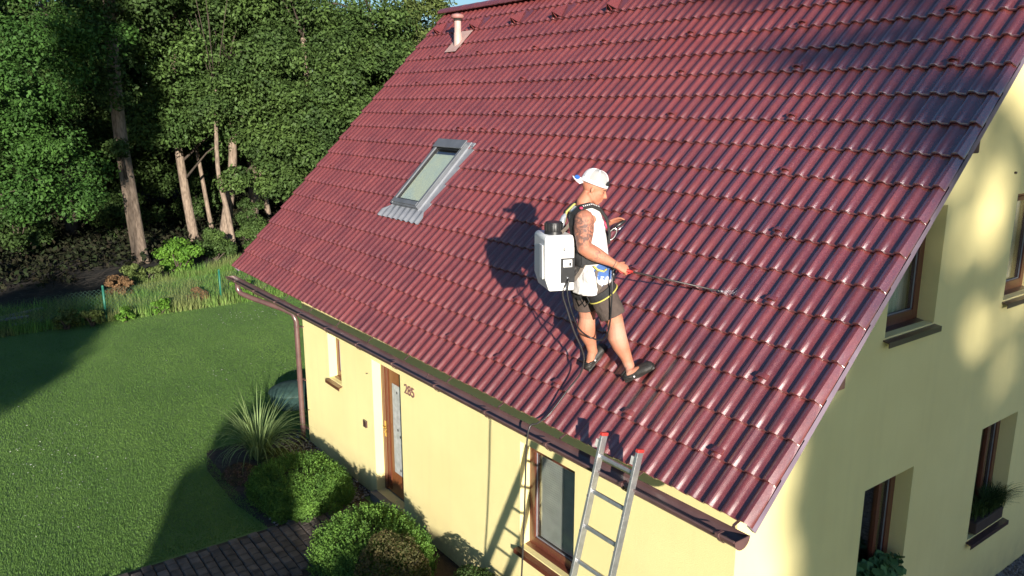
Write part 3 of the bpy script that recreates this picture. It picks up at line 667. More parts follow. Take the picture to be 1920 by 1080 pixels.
for x in (-1.165, -.785):
    m = MB(); m.box(LB+Vector((x, 0, 0))+off-LD*.01, (.04, .08, .05), RX); m.build('rubber_foot', M_BLACKP, lad)

# ------------------------------------------------------------------ person
per = empty('person', (-1.72, .46, .50), 'man in white backwards cap, sleeveless white shirt and brown shorts standing on the tiled roof', 'person')
PO = Vector((1.72, -.46, -.50))
rr = Vector((.593, .805, 0)); vvw = Vector((-.805, .593, 0)); ZZ = Vector((0, 0, 1))
def PV(*p): return Vector(p)+PO
J = {k: Vector(v) for k, v in dict(hipc=(-1.85, .317, 1.296), belly=(-1.847, .322, 1.442), chest=(-1.871, .289, 1.679), chestt=(-1.89, .268, 1.832), neckb=(-1.892, .262, 1.905), neckt=(-1.866, .300, 1.974), head=(-1.846, .326, 2.050),
 shr=(-1.752, .140, 1.800), elr=(-1.716, .112, 1.585), wrr=(-1.545, .312, 1.450), shl=(-2.005, .44, 1.79), ell=(-2.04, .545, 1.60), wrl=(-1.872, .492, 1.722),
 hpr=(-1.765, .290, 1.30), knr=(-1.628, .400, .945), anr=(-1.515, .468, .575), hpl=(-1.950, .334, 1.272), knl=(-1.958, .385, .93), anl=(-1.952, .446, .60)).items()}
for k in J: J[k] = J[k]+PO
th = R(18); TF = rr*math.cos(th)+vvw*math.sin(th); TS = TF.cross(ZZ)          # torso facing, torso right side (towards camera)
def seg(a, b, t): return a+(b-a)*t
def lens(mb, a, b, rads, n=16, ref=None, bulge=None):
    N = len(rads); pts = []
    for i in range(N):
        p = seg(a, b, i/(N-1))
        if bulge: p = p+Vector(bulge)*math.sin(math.pi*i/(N-1))
        pts.append(p)
    mb.tube(pts, rads, n, ref)
def torso(mb, grow=0., top=True, bottom=0.):
    h = J['hipc']; pts = [h-ZZ*(.09+bottom), h-ZZ*.03, h+ZZ*.06, seg(h, J['belly'], .8), seg(J['belly'], J['chest'], .35), seg(J['belly'], J['chest'], .75), J['chest']+ZZ*.03, J['chestt']-ZZ*.01, J['chestt']+ZZ*.045]
    rad = [(.10, .15), (.11, .16), (.105, .155), (.10, .145), (.10, .145), (.11, .155), (.115, .155), (.10, .150), (.065, .11)]
    mb.tube(pts, [(a+grow, b+grow) for a, b in rad], 24, TF)
body = MB(); torso(body)
body.tube([J['chestt']-ZZ*.02, J['chestt']+ZZ*.04, J['neckb']+ZZ*.02, J['neckt']+ZZ*.02], [(.085, .15), (.076, .105), (.064, .066), (.062, .060)], 18, TF)
# arms
body.ball(J['shr'], (.082, .082, .084)); body.ball(J['shl'], .072)
body.ball(J['shr']-TF*.01-ZZ*.02+(-TS)*-.0, (.07, .07, .08))
lens(body, J['shr'], J['elr'], [.078, .082, .080, .072, .062, .056]); body.ball(J['elr'], .055)
lens(body, J['elr'], J['wrr'], [.056, .064, .060, .049, .037, .031])
lens(body, J['shl'], J['ell'], [.066, .066, .062, .055, .048]); body.ball(J['ell'], .045)
lens(body, J['ell'], J['wrl'], [.046, .050, .045, .036, .027])
body.tube([J['chestt']+TS*.02-ZZ*.005, J['shr']+ZZ*.012], [.07, .065], 14); body.tube([J['chestt']-TS*.02-ZZ*.005, J['shl']+ZZ*.012], [.07, .06], 14)
# legs
for h, k, a, s in (('hpr', 'knr', 'anr', 1), ('hpl', 'knl', 'anl', -1)):
    lens(body, J[h], J[k], [.10, .105, .10, .092, .080, .072]); body.ball(J[k], (.068, .068, .070))
    A, B = J[k], J[a]; D = (B-A)
    back = -TF*.024
    body.tube([A, A+D*.15+back*.5, A+D*.33+back*1.2, A+D*.55+back*.8, A+D*.78+back*.2, B], [.068, .072, .081, .070, .050, .043], 18, TF)
    body.ball(B, (.043, .043, .046))
roofn = Vector((0, -c45, c45)); upsl = Vector((0, c45, c45))
def foot_dir(v): v = Vector(v); v = v-roofn*v.dot(roofn); return v.normalized()
FD = {'r': foot_dir((.165, .13, .13)), 'l': foot_dir((.015, .17, .17))}
HEEL = {'r': Vector((-1.490, .468, 0)), 'l': Vector((-1.955, .446, 0))}
for s in 'rl':
    h = HEEL[s]; h = Vector((h.x, h.y, h.y))+roofn*.062+PO; a = J['anr' if s == 'r' else 'anl']
    body.tube([a+ZZ*.03, a*.45+(h+FD[s]*.03)*.55, h+FD[s]*.04], [.037, .040, .042], 14); body.tube([h, h+FD[s]*.06, h+FD[s]*.13, h+FD[s]*.19], [(.030, .03), (.036, .034), (.03, .04), (.018, .036)], 14, roofn)
# hands
def hand(mb, wrist, d, n, curl, thumb_side, spread=.0, scale=1., thumb_curl=.6):
    d = d.normalized(); n = (n-d*n.dot(d)).normalized(); s = d.cross(n)*thumb_side
    mb.tube([wrist-d*.015, wrist+d*.02, wrist+d*.06, wrist+d*.092], [(.020, .027), (.019, .034), (.016, .041), (.012, .040)], 14, n)
    K = wrist+d*.088
    for i, (o_, ln) in enumerate(((.031, .95), (.011, 1.05), (-.010, 1.), (-.029, .8))):
        p = K+s*o_*scale; dd = (d+s*spread*(o_/.03)).normalized(); pts = [p-dd*.01]; 
        for L, c in ((.040, curl[0]), (.026, curl[1]), (.020, curl[2])):
            Rm = Matrix.Rotation(c, 3, dd.cross(n)); dd = (Rm @ dd).normalized(); n2 = n; p = p+dd*L*ln; pts.append(p)
        mb.tube(pts, [.0105, .0095, .0088, .0075], 10)
    p = wrist+d*.03+s*.030; dd = (s*.75+d*.7+n*thumb_curl*.5).normalized(); pts = [wrist+d*.015+s*.015, p]
    for L, t_ in ((.035, 0), (.028, .7)):
        dd = (dd+n*t_*thumb_curl).normalized(); p = p+dd*L; pts.append(p)
    mb.tube(pts, [.015, .0135, .011, .009], 10)
LA = PV(-1.522, .338, 1.418); LE = PV(-1.131, 1.064, 1.213); ld = (LE-LA).normalized()
hd = (PV(-1.49, .385, 1.412)-J['wrr']).normalized()
camside = -vvw
hand(body, J['wrr'], hd, (-ZZ*.5+TF*.1+vvw*.55), (1.0, 1.25, .8), 1, thumb_curl=.9)
hdl = (PV(-1.790, .558, 1.775)-J['wrl']).normalized()
hand(body, J['wrl'], hdl, (-ZZ*.9+camside*.5), (.25, .3, .2), -1, spread=.1, thumb_curl=.5)
# head
HFd = (rr*math.cos(R(20))-ZZ*math.sin(R(20))).normalized(); HSd = HFd.cross(ZZ).normalized(); HUd = HSd.cross(HFd).normalized()
HM = Matrix((HFd, HSd, HUd)).transposed(); H0 = J['head']
def H(f, s, u): return H0+HFd*f+HSd*s+HUd*u
body.ball(H(-.008, 0, .025), (.098, .076, .098), HM, 20, 14)       # skull
body.ball(H(.032, 0, -.042), (.068, .062, .090), HM, 18, 12)       # face
body.ball(H(.056, 0, -.112), (.034, .036, .026), HM)               # chin
body.tube([H(-.028, .050, -.050), H(.02, .046, -.094), H(.062, .018, -.116)], [.022, .02, .014], 10); body.tube([H(-.028, -.050, -.050), H(.02, -.046, -.094), H(.062, -.018, -.116)], [.022, .02, .014], 10)
body.tube([H(.088, 0, .006), H(.104, 0, -.024), H(.122, 0, -.050), H(.098, 0, -.062)], [.010, .012, .0155, .011], 10)  # nose
body.ball(H(.104, .012, -.054), .010); body.ball(H(.104, -.012, -.054), .010)
body.tube([H(.082, .042, .008), H(.096, .015, .012), H(.096, -.015, .012), H(.082, -.042, .008)], [.009, .011, .011, .009], 10)  # brow
body.tube([H(.090, .020, -.080), H(.100, 0, -.078), H(.090, -.020, -.080)], .0075, 8); body.tube([H(.088, .018, -.094), H(.096, 0, -.094), H(.088, -.018, -.094)], .008, 8)
for s in (1, -1):
    body.ball(H(-.014, s*.078, -.022), (.015, .009, .026), HM); body.ball(H(.055, s*.045, -.03), (.028, .018, .022), HM)
bo = remeshed('body', body, M_SKIN, per, .0055, 4)
for s in (1, -1):
    m = MB(); m.ball(H(.087, s*.034, -.016), (.006, .008, .0042), HM); m.build('eye', mat('eye_dark', (.05, .04, .035), .2), per, smooth=True)
m = MB(); m.tube([H(.098, .022, .008), H(.092, .038, .008), H(.078, .054, .002)], .0035, 6); m.tube([H(.098, -.022, .008), H(.092, -.038, .008), H(.078, -.054, .002)], .0035, 6); m.build('eyebrow', mat('brown_hair', (.05, .03, .02), .8), per)
# cap: crown with six panels, brim at the back
cap = MB(); nu, nv = 30, 10; CV = []
for j in range(nv+1):
    ph = (math.pi/2)*j/nv
    for i in range(nu):
        a = 2*math.pi*i/nu; sh = math.cos(ph)**.62; q_ = abs(math.sin(3*a))**.5*.003
        CV.append(H(-.008+(.112*sh+q_)*math.cos(a), (.090*sh+q_)*math.sin(a), .030+.112*math.sin(ph)**.95+.008*math.cos(a)*0))
cap.v = CV; cap.f = [(j*nu+i, j*nu+(i+1) % nu, (j+1)*nu+(i+1) % nu, (j+1)*nu+i) for j in range(nv) for i in range(nu)]
cp = cap.build('cap', M_MESHF, per, smooth=True); sol = cp.modifiers.new('s', 'SOLIDIFY'); sol.thickness = .003
m = MB(); ring = [H(-.008+.1145*math.cos(2*math.pi*i/36), .0925*math.sin(2*math.pi*i/36), .036) for i in range(37)]
m.ribbon(ring, [(p-H(-.008, 0, .036)) for p in ring], .030, .004); m.build('cap_band', M_WHITEF, cp, smooth=True)
for k in range(6):
    a = math.pi*k/3+.52; P_ = []
    for j in range(nv+1):
        ph = (math.pi/2)*j/nv; sh = math.cos(ph)**.62; P_.append(H(-.008+.1145*sh*math.cos(a), .0925*sh*math.sin(a), .030+.1145*math.sin(ph)**.95))
    m = MB(); m.ribbon(P_, [p-H(0, 0, .02) for p in P_], .011, .003); m.build('cap_seam', M_WHITEF, cp, smooth=True)
# back (white front panel of the reversed cap)
m = MB(); N, Mv = 12, 8; PP = []
for j in range(Mv+1):
    ph = (math.pi/2)*.97*j/Mv; sh = math.cos(ph)**.62
    for i in range(N+1):
        a = math.pi+(-.95+1.9*i/N); PP.append(H(-.008+.1150*sh*math.cos(a), .0928*sh*math.sin(a), .030+.1148*math.sin(ph)**.95))
m.add(PP, [(j*(N+1)+i, j*(N+1)+i+1, (j+1)*(N+1)+i+1, (j+1)*(N+1)+i) for j in range(Mv) for i in range(N)]); m.build('cap_front_panel', M_WHITEF, cp, smooth=True)
m = MB(); N = 14; PP = []
for j in range(7):
    t_ = j/6
    for i in range(N+1):
        w_ = 2*i/N-1; a = math.pi+1.28*w_; bx_, by_ = -.008+.112*math.cos(a), .091*math.sin(a)
        ox, oy = -.100-.100*math.sqrt(max(0, 1-w_*w_*.92)), .078*w_
        PP.append(H(bx_+(ox-bx_)*t_, by_+(oy-by_)*t_, .036-.012*t_-.034*(w_**2)*(.25+.75*t_)))
m.add(PP, [(j*(N+1)+i, j*(N+1)+i+1, (j+1)*(N+1)+i+1, (j+1)*(N+1)+i) for j in range(6) for i in range(N)]); br = m.build('cap_brim', M_WHITEF, cp, smooth=True); sol = br.modifiers.new('s', 'SOLIDIFY'); sol.thickness = .004; sol.offset = 0
m = MB(); cc = H(-.160, .036, .026); m.add([cc+HFd*.022*math.cos(a*math.pi/8)+HSd*.028*math.sin(a*math.pi/8)+HUd*(.006+.001*math.cos(a*math.pi/8)-.014*math.sin(a*math.pi/8)) for a in range(16)], [tuple(range(16))]); m.build('brim_emblem', mat('emblem_blue', (.04, .16, .55), .6), cp)
m = MB(); N = 14; PP = []
for i in range(N+1):
    a = -.85+1.7*i/N; top = .052*math.sqrt(max(0, 1-(a/.85)**2))
    for q_ in range(5):
        z_ = top*q_/4; sh_ = (1-(z_/.14)**2); PP.append(H(-.008+.1175*sh_*math.cos(a), .0955*sh_*math.sin(a), .045+z_))
m.add(PP, [(i*5+q_, i*5+5+q_, i*5+6+q_, i*5+q_+1) for i in range(N) for q_ in range(4)]); m.build('cap_opening', M_BLACK, cp)
# shirt
sh = MB(); h = J['hipc']
pts = [h-ZZ*.115+TF*.012, h-ZZ*.06+TF*.012, h+ZZ*.02, h+ZZ*.10, seg(J['belly'], J['chest'], .15), seg(J['belly'], J['chest'], .55), J['chest'], J['chest']+ZZ*.07, J['chestt']+ZZ*.01]
rad = [(.176, .206), (.170, .204), (.142, .186), (.134, .172), (.130, .166), (.138, .176), (.140, .172), (.128, .150), (.105, .128)]
sh.tube(pts, rad, 26, TF)
for s in (1, -1): sh.tube([J['chest']+TS*.07*s+TF*.01, J['chestt']+TS*.085*s-TF*.01, J['chestt']+TS*.085*s+ZZ*.045-TF*.015, J['chestt']+TS*.08*s+ZZ*.075-TF*.02], [(.12, .07), (.11, .062), (.085, .050), (.05, .035)], 16, TF)
sh.tube([J['chestt']-TF*.03, J['chestt']+ZZ*.05-TF*.02], [(.10, .11), (.07, .08)], 18, TF)
M_SHIRT = mat('white_shirt', (.70, .67, .66), .9, (.60, .575, .565), 12, .3, 400)
n = M_SHIRT.node_tree.nodes; l = M_SHIRT.node_tree.links; b = n['Principled BSDF']; cur = b.inputs['Base Color'].links[0].from_socket
g_ = n.new('ShaderNodeNewGeometry'); d_ = n.new('ShaderNodeVectorMath'); d_.operation = 'DISTANCE'; d_.inputs[1].default_value = (-1.71, .30, 1.36); l.new(g_.outputs['Position'], d_.inputs[0])
t_ = n.new('ShaderNodeTexNoise'); t_.inputs['Scale'].default_value = 22; l.new(g_.outputs['Position'], t_.inputs['Vector']); ad = n.new('ShaderNodeMath'); ad.operation = 'MULTIPLY_ADD'; l.new(t_.outputs[0], ad.inputs[0]); ad.inputs[1].default_value = .07; l.new(d_.outputs['Value'], ad.inputs[2])
mr_ = n.new('ShaderNodeMapRange'); mr_.inputs[1].default_value = .125; mr_.inputs[2].default_value = .130; mr_.inputs[3].default_value = 1; mr_.inputs[4].default_value = 0; l.new(ad.outputs[0], mr_.inputs[0])
x_ = n.new('ShaderNodeMix'); x_.data_type = 'RGBA'; x_.inputs[7].default_value = (.06, .13, .34, 1); l.new(mr_.outputs[0], x_.inputs[0]); l.new(cur, x_.inputs[6]); l.new(x_.outputs[2], b.inputs['Base Color'])
for q_ in ('hpr', 'hpl'): sh.ball(J[q_]+ZZ*.025+TF*.012, (.134, .134, .125))
remeshed('shirt', sh, M_SHIRT, per, .0075, 3, .0055, 9)
# shorts
so = MB(); so.tube([h-ZZ*.13, h-ZZ*.08, h-ZZ*.03], [(.142, .186), (.135, .178), (.115, .15)], 24, TF)
for hp, kn, f in (('hpr', 'knr', .86), ('hpl', 'knl', .80)):
    A, B = J[hp], J[kn]; so.tube([A-ZZ*.045, A+(B-A)*.25, A+(B-A)*.55, A+(B-A)*f], [.100, .116, .113, .108], 20, TF)
remeshed('shorts', so, M_SHORTS, per, .0075, 3, .005, 8)
# clogs
for s in 'rl':
    h_ = HEEL[s]; h_ = Vector((h_.x, h_.y, h_.y))+roofn*.055+PO; f = FD[s]; c = MB()
    c.tube([h_-f*.045, h_-f*.02, h_+f*.04, h_+f*.10, h_+f*.16, h_+f*.205, h_+f*.232], [(.018, .025), (.032, .040), (.034, .043), (.038, .050), (.036, .055), (.027, .048), (.010, .025)], 18, roofn)
    c.tube([h_-f*.048-roofn*.028, h_+f*.1-roofn*.028, h_+f*.235-roofn*.028], [(.010, .038), (.010, .053), (.010, .035)], 16, roofn)
    so_ = remeshed('clog', c, M_RUBBER, per, .006, 3)
    m = MB(); sd_ = f.cross(roofn)
    P_ = [h_+f*.05+sd_*.048+roofn*.012, h_+sd_*.042+roofn*.025, h_-f*.045+roofn*.03, h_-sd_*.042+roofn*.025, h_+f*.05-sd_*.048+roofn*.012]; m.ribbon(P_, [sd_, sd_, -f, -sd_, -sd_], .018, .005); m.build('heel_strap', M_RUBBER, so_, smooth=True)
    m = MB(); m.ball(h_+f*.055+sd_*.049+roofn*.012, .008); m.build('strap_rivet', M_WHITE, so_, smooth=True)
# wrist bands
def ringband(name, c, ax, r, w, m_, parent=per):
    ax = ax.normalized(); u = ax.orthogonal().normalized(); w_ = ax.cross(u); P_ = [c+(u*math.cos(2*math.pi*i/20)+w_*math.sin(2*math.pi*i/20))*r for i in range(21)]
    m = MB(); m.ribbon(P_, [p-c for p in P_], w, .003); return m.build(name, m_, parent, smooth=True)
ringband('wristband', J['wrl']-hdl*.002, hdl, .034, .022, M_PINK); ringband('bracelet', J['wrr']-hd*.02, J['wrr']-J['elr'], .034, .006, M_GREYS)
ringband('wristband', J['wrl']-hdl*.035, hdl, .038, .012, M_PINK)

# harness worn over the shirt (shoulder pads, straps, leg loops)
def T3(f, s, z): return J['chest']+TF*f+TS*s+ZZ*z           # torso coordinates: forward, right (camera side), up
for s, nm in ((1, ''), (-1, '')):
    P_ = [T3(-.150, .09*s, -.05), T3(-.175, .095*s, .08), T3(-.165, .095*s, .165), T3(-.10, .100*s, .222), T3(-.02, .100*s, .236), T3(.06, .100*s, .205), T3(.125, .095*s, .12), T3(.155, .09*s, .0), T3(.150, .095*s, -.09)]
    N_ = [(p-T3(0, .03*s, .02)) for p in P_]
    m = MB(); m.ribbon(P_, N_, .075, .022); st = m.build('shoulder_strap', M_BLACK, per, smooth=False, bevel=.006)
    E_ = [p+TS*(-.040*s) +(p-T3(0, .03*s, .02)).normalized()*.004 for p in P_[1:7]]; m = MB(); m.tube(E_, .0075, 8); m.build('yellow_piping', M_YEL, st, smooth=True)
    if s == 1:
        Q = [P_[3]*(1-t__)+P_[4]*t__ for t__ in (.1, .55, 1)]+[P_[4]*(1-t__)+P_[5]*t__ for t__ in (.4, .9)]
        Q = [p+TS*.024+(p-T3(0, .03, .02)).normalized()*.013 for p in Q]
        m = MB(); 
        for i in range(9):
            t__ = i/9*4; a = int(t__); f_ = t__-a; c = Q[a]*(1-f_)+Q[min(a+1, 4)]*f_; d = (Q[min(a+1, 4)]-Q[a]).normalized(); nn = (c-T3(0, .03, .02)).normalized(); sd_ = d.cross(nn).normalized()
            M3 = Matrix((d, sd_, nn)).transposed(); m.box(c, (.009, .015, .003), M3)
        m.build('strap_lettering', M_WHITE, st)
        m = MB(); c = P_[2]*.2+P_[3]*.8+TS*.026; nn = (c-T3(0, .03, .02)).normalized(); m.ball(c+nn*.011, (.018, .014, .012)); m.build('strap_logo', M_PINK, st, smooth=True)
# dark back pad and side of the harness vest
m = MB(); m.tube([T3(-.115, .0, -.26), T3(-.105, .0, -.20), T3(-.115, .0, -.10), T3(-.130, .0, -.03)], [(.035, .175), (.055, .180), (.042, .160), (.02, .10)], 18, TF); remeshed('back_pad', m, M_BLACK, per, .009, 2, .004, 8)
m = MB(); P_ = [T3(-.12, .172, -.20), T3(-.06, .188, -.20), T3(.02, .186, -.20), T3(.08, .165, -.21), T3(.125, .10, -.22), T3(.145, -.02, -.22)]; m.ribbon(P_, [TS-TF*.8, TS, TS, TS+TF*.6, TF+TS*.5, TF], .075, .02); m.build('waist_belt', M_BLACK, per, bevel=.005)
m = MB(); P_ = [T3(-.085, .178, -.20), T3(-.06, .183, -.16), T3(-.03, .186, -.11)]; m.ribbon([T3(-.14, .12, -.04), T3(-.10, .160, -.12), T3(-.04, .186, -.20)], [TS-TF, TS-TF*.4, TS], .11, .02); m.build('side_panel', M_BLACK, per, bevel=.005)
# hanging webbing and leg loops
hp = J['hipc']; D3 = lambda f, s, z: hp+TF*f+TS*s+ZZ*z
m = MB(); m.ribbon([D3(-.035, .196, .10), D3(-.03, .205, .03), D3(-.012, .212, -.05), D3(.0, .205, -.115)], TS, .034, .005); m.build('hip_strap', M_GREYS, per)
m = MB(); m.tube([D3(-.06, .185, .135), D3(-.03, .200, .105), D3(.02, .205, .09), D3(.05, .195, .105)], .008, 8); m.build('yellow_cord', M_YEL, per, smooth=True)
m = MB(); m.tube([D3(.02, .208, .10), D3(.055, .20, .06), D3(.085, .19, .02)], .005, 6); m.tube([D3(.085, .192, .07), D3(.035, .205, .02), D3(.0, .21, -.07)], .004, 6); m.build('lanyard', mat('blue_grey_cord', (.08, .10, .17), .7), per, smooth=True)
def legloop(A, B, t_, r, piping, parent=per):
    c = A+(B-A)*t_; ax = (B-A).normalized(); ax = (ax+TF*.25).normalized(); u = TF-ax*TF.dot(ax); u.normalize(); w_ = ax.cross(u); P_ = [c+(u*math.cos(2*math.pi*i/24)+w_*math.sin(2*math.pi*i/24))*r+ax*.018*math.sin(2*math.pi*i/24) for i in range(25)]
    m = MB(); m.ribbon(P_, [p-c for p in P_], .058, .010); o = m.build('leg_loop', M_BLACK, parent, smooth=False)
    if piping: m = MB(); m.tube([p+ax*.032+(p-c).normalized()*.004 for p in P_], .006, 8, cap=False); m.build('yellow_piping', M_YEL, o, smooth=True)
legloop(J['hpr'], J['knr'], .27, .128, True); legloop(J['hpl'], J['knl'], .30, .122, False)
m = MB(); m.tube([D3(-.10, .12, -.10), D3(-.075, .15, -.17), D3(-.10, .11, -.22), D3(-.12, .05, -.16)], .006, 6); m.build('loose_strap', M_BLACK, per, smooth=True)
m = MB(); m.tube([D3(.09, .20, -.02), D3(.10, .215, -.10), D3(.085, .21, -.19), D3(.13, .20, -.23)], .006, 6); m.build('loose_strap', M_BLACK, per, smooth=True)
m = MB(); m.tube([D3(.16, .02, .06), D3(.17, .05, .10), D3(.165, .07, .06), D3(.15, .09, -.02)], [(.02, .03)]*4, 8); m.build('front_buckle', M_BLACKP, per, smooth=True)
# chest gear: black pouch and silver carabiner held in the left hand
m = MB(); m.tube([T3(.150, -.03, .0), T3(.17, -.01, -.05), T3(.165, .0, -.12)], [(.02, .04), (.03, .05), (.02, .035)], 12, TF); m.build('chest_buckle', M_BLACKP, per, smooth=True)

# ------------------------------------------------------------------ things he carries
spr = empty('backpack_sprayer', (-2.02, .04, 1.215), 'white backpack sprayer tank with black lid and control panel on the man\'s back', 'sprayer')
SO = Vector((2.02, -.04, -1.215))
B0 = Vector((-2.012, .048, 1.222))+SO      # tank bottom centre
th = R(14); SF = rr*math.cos(th)+vvw*math.sin(th); SS = SF.cross(ZZ)
def TK(f, s, z): return B0+SF*f+SS*s+ZZ*z
prf = [(-.125, .115), (-.088, 0), (.125, 0), (.125, .435), (.105, .458), (-.105, .458), (-.125, .435)]
m = MB(); K_ = len(prf); m.add([TK(f, sd2*.165, z) for sd2 in (-1, 1) for f, z in prf], [tuple(range(K_)), tuple(range(2*K_-1, K_-1, -1))]+[(i, (i+1) % K_, K_+(i+1) % K_, K_+i) for i in range(K_)])
tk = m.build('tank', M_WHITEP, spr, angle=35, bevel=.014); tk.modifiers['bevel'].segments = 3; tk.modifiers['bevel'].angle_limit = R(20)
m = MB(); m.tube([TK(-.132, .085, .10), TK(-.135, .085, .38)], [(.006, .05), (.006, .045)], 12, SF, power=.4); m.build('tank_ridge', M_WHITEP, tk, bevel=.003)
m = MB(); m.tube([TK(-.02, .05, .452), TK(-.02, .05, .48), TK(-.02, .05, .482), TK(-.02, .05, .548), TK(-.02, .05, .556)], [.078, .076, .070, .072, .066], 26); lid = m.build('lid', M_BLACKP, spr, angle=40)
m = MB()
for i in range(18):
    a = 2*math.pi*i/18; m.tube([TK(-.02+.073*math.cos(a), .05+.073*math.sin(a), .485), TK(-.02+.074*math.cos(a), .05+.074*math.sin(a), .545)], .004, 5)
m.build('lid_grip', M_BLACKP, lid)
m = MB(); m.box(TK(.066, .170, .170), (.118, .012, .205), Matrix((SF, SS, ZZ)).transposed()); pn = m.build('control_panel', M_BLACKP, spr, bevel=.004)
m = MB(); m.box(TK(.062, .1775, .230), (.074, .003, .06), Matrix((SF, SS, ZZ)).transposed()); m.build('sticker', M_WHITE, pn)
m = MB(); SM = Matrix((SF, SS, ZZ)).transposed()
for i in range(5): m.box(TK(.047+.004*(i % 2), .1795, .251-.010*i), (.034-.006*(i % 3), .002, .004), SM)
m.box(TK(.083, .1795, .223), (.018, .002, .028), SM); m.build('sticker_print', M_BLACKP, pn)
m = MB(); m.box(TK(.03, .166, .345), (.006, .004, .024), SM); m.box(TK(.040, .166, .345), (.006, .004, .03), SM); m.box(TK(.034, .1655, .334), (.012, .004, .006), SM); m.build('tank_mark', M_BLACKP, tk)
m = MB()
for i in range(8): m.box(TK(-.1265, .085+.006*(i % 2), .13+.019*i), (.004, .026-.006*(i % 3), .012), SM)
for i in range(7): m.box(TK(-.1265, .120, .12+.016*i), (.004, .008, .012), SM)
m.build('tank_lettering', M_BLACKP, tk)
m = MB(); m.box(TK(-.127, .085, .295), (.005, .03, .02), SM); m.build('tank_logo', M_PINK, tk)
m = MB(); m.ball(TK(.062, .180, .110), .012); m.build('hose_connector', M_STEEL, pn, smooth=True)
m = MB(); m.ribbon([TK(.03, .10, .47), TK(.07, .11, .51), TK(.12, .115, .58), TK(.145, .11, .65)], SS, .028, .005); m.build('pack_strap', M_GREYS, spr)
m = MB(); m.ribbon([TK(.12, .165, .08), TK(.17, .17, .15), TK(.21, .165, .22)], SS, .030, .005); m.build('pack_strap', M_GREYS, spr)
# transparent bag/bottle behind the neck
m = MB(); m.tube([TK(.05, .0, .46), TK(.06, .0, .53), TK(.08, .0, .585), TK(.095, .0, .61)], [(.024, .03), (.028, .036), (.02, .028), (.01, .013)], 14, SF); m.build('clear_bottle', mat('clear_grey_plastic', (.42, .44, .47), .12, (.22, .24, .28), 25, coat=.8), spr, smooth=True)
# black hose loop from panel to lance
hose = MB(); w0 = TK(.062, .185, .110)
def PW(*p): return Vector(p)+SO
def smoothpath(P, n=8):
    P = [Vector(p) for p in P]; outp = []
    for i in range(len(P)-1):
        a, b, c, d = P[max(i-1, 0)], P[i], P[i+1], P[min(i+2, len(P)-1)]
        for k in range(n):
            t = k/n; outp.append(.5*((2*b)+(-a+c)*t+(2*a-5*b+4*c-d)*t*t+(-a+3*b-3*c+d)*t**3))
    return outp+[P[-1]]
HP = [w0, w0+SS*.02-ZZ*.03, PW(-1.80, .02, 1.20), PW(-1.78, .06, 1.03), PW(-1.80, .16, .88), PW(-1.76, .26, .80), PW(-1.66, .30, .805), PW(-1.585, .29, .93), PW(-1.545, .27, 1.15), PW(-1.555, .28, 1.33), PW(-1.575, .305, 1.40), PW(-1.548, .325, 1.425)]
hose.tube(smoothpath(HP), .0068, 8); hose.build('hose', M_BLACKP, spr, smooth=True)

lan = empty('spray_lance', tuple(LA-PO), 'thin dark spray lance with red grip in the man\'s right hand', 'spray lance')
LO = -(LA-PO)
la = LA-PO+LO; le = LE-PO+LO; 
m = MB(); m.tube([la+ld*.10, le-ld*.04, le], [.0075, .0070, .0065], 8); m.build('tube', mat('lance_tube', (.045, .035, .032), .4), lan, smooth=True)
m = MB(); m.tube([le-ld*.01, le+ld*.02, le+ld*.03-ZZ*.012], [.009, .010, .006], 8); m.build('nozzle', M_BLACKP, lan, smooth=True)
m = MB(); m.tube([la-ld*.03, la-ld*.01, la+ld*.07, la+ld*.105], [.012, .014, .014, .010], 12); m.build('grip', M_RED, lan, smooth=True)
m = MB(); m.tube([la-ld*.02-ZZ*.012, la-ZZ*.028, la+ld*.06-ZZ*.026, la+ld*.09-ZZ*.01], .005, 8); m.build('trigger', M_RED, lan, smooth=True)

tip = le-LO+Vector((-LO.x*0, 0, 0)) if False else Vector((-1.131, 1.064, 1.213)); sd0 = (Vector((.62, .62, -.10))).normalized(); n_ = 5200
t_ = rng.random(n_)**.7*.95; ang = rng.normal(0, .13, (n_, 2)); e1 = sd0.orthogonal().normalized(); e2 = sd0.cross(e1)
P = np.array(tip)+np.outer(t_, np.array(sd0))+(t_*ang[:, 0])[:, None]*np.array(e1)+(t_*ang[:, 1])[:, None]*np.array(e2); P[:, 2] -= .10*t_**2; keep = P[:, 2] > P[:, 1]+.05; P = P[keep]
V, F = leaf_quads(P, rng.normal(0, 1, (len(P), 3)), .0042, .0042, 0, .5); tag(link('spray_mist', npmesh('spray_mist', V, F, mat('water_droplets', (.75, .78, .85), .1, trans=.5))), kind='stuff')
cb = empty('carabiner', (-1.735, .44, 1.665), 'silver carabiner hook hanging below the man\'s left hand', 'carabiner')
m = MB(); cc = Vector((0, 0, 0)); P_ = []
for i in range(25):
    a = 2*math.pi*i/24; P_.append(rr*(.026*math.cos(a)+.022*math.sin(a))+ZZ*(.048*math.sin(a)-.006*math.cos(a)))
m.tube(P_, .0058, 8, cap=False); m.build('frame', M_STEEL, cb, smooth=True)
m = MB(); m.tube([P_[22], P_[2]], .004, 6); m.build('gate', M_STEEL, cb, smooth=True)
rg = empty('rope_grip', (-1.775, .535, 1.722), 'black rope grip with metal lever in the man\'s left hand', 'rope grip')
m = MB(); m.tube([Vector((-.035, -.045, -.04)), Vector((0, 0, 0)), Vector((.04, .05, .045))], [.012, .019, .013], 12); m.build('handle', M_BLACKP, rg, smooth=True)
m = MB(); m.tube([Vector((-.02, -.03, -.045)), Vector((.01, .01, -.03)), Vector((.03, .035, 0))], .005, 8); m.build('lever', M_STEEL, rg, smooth=True)

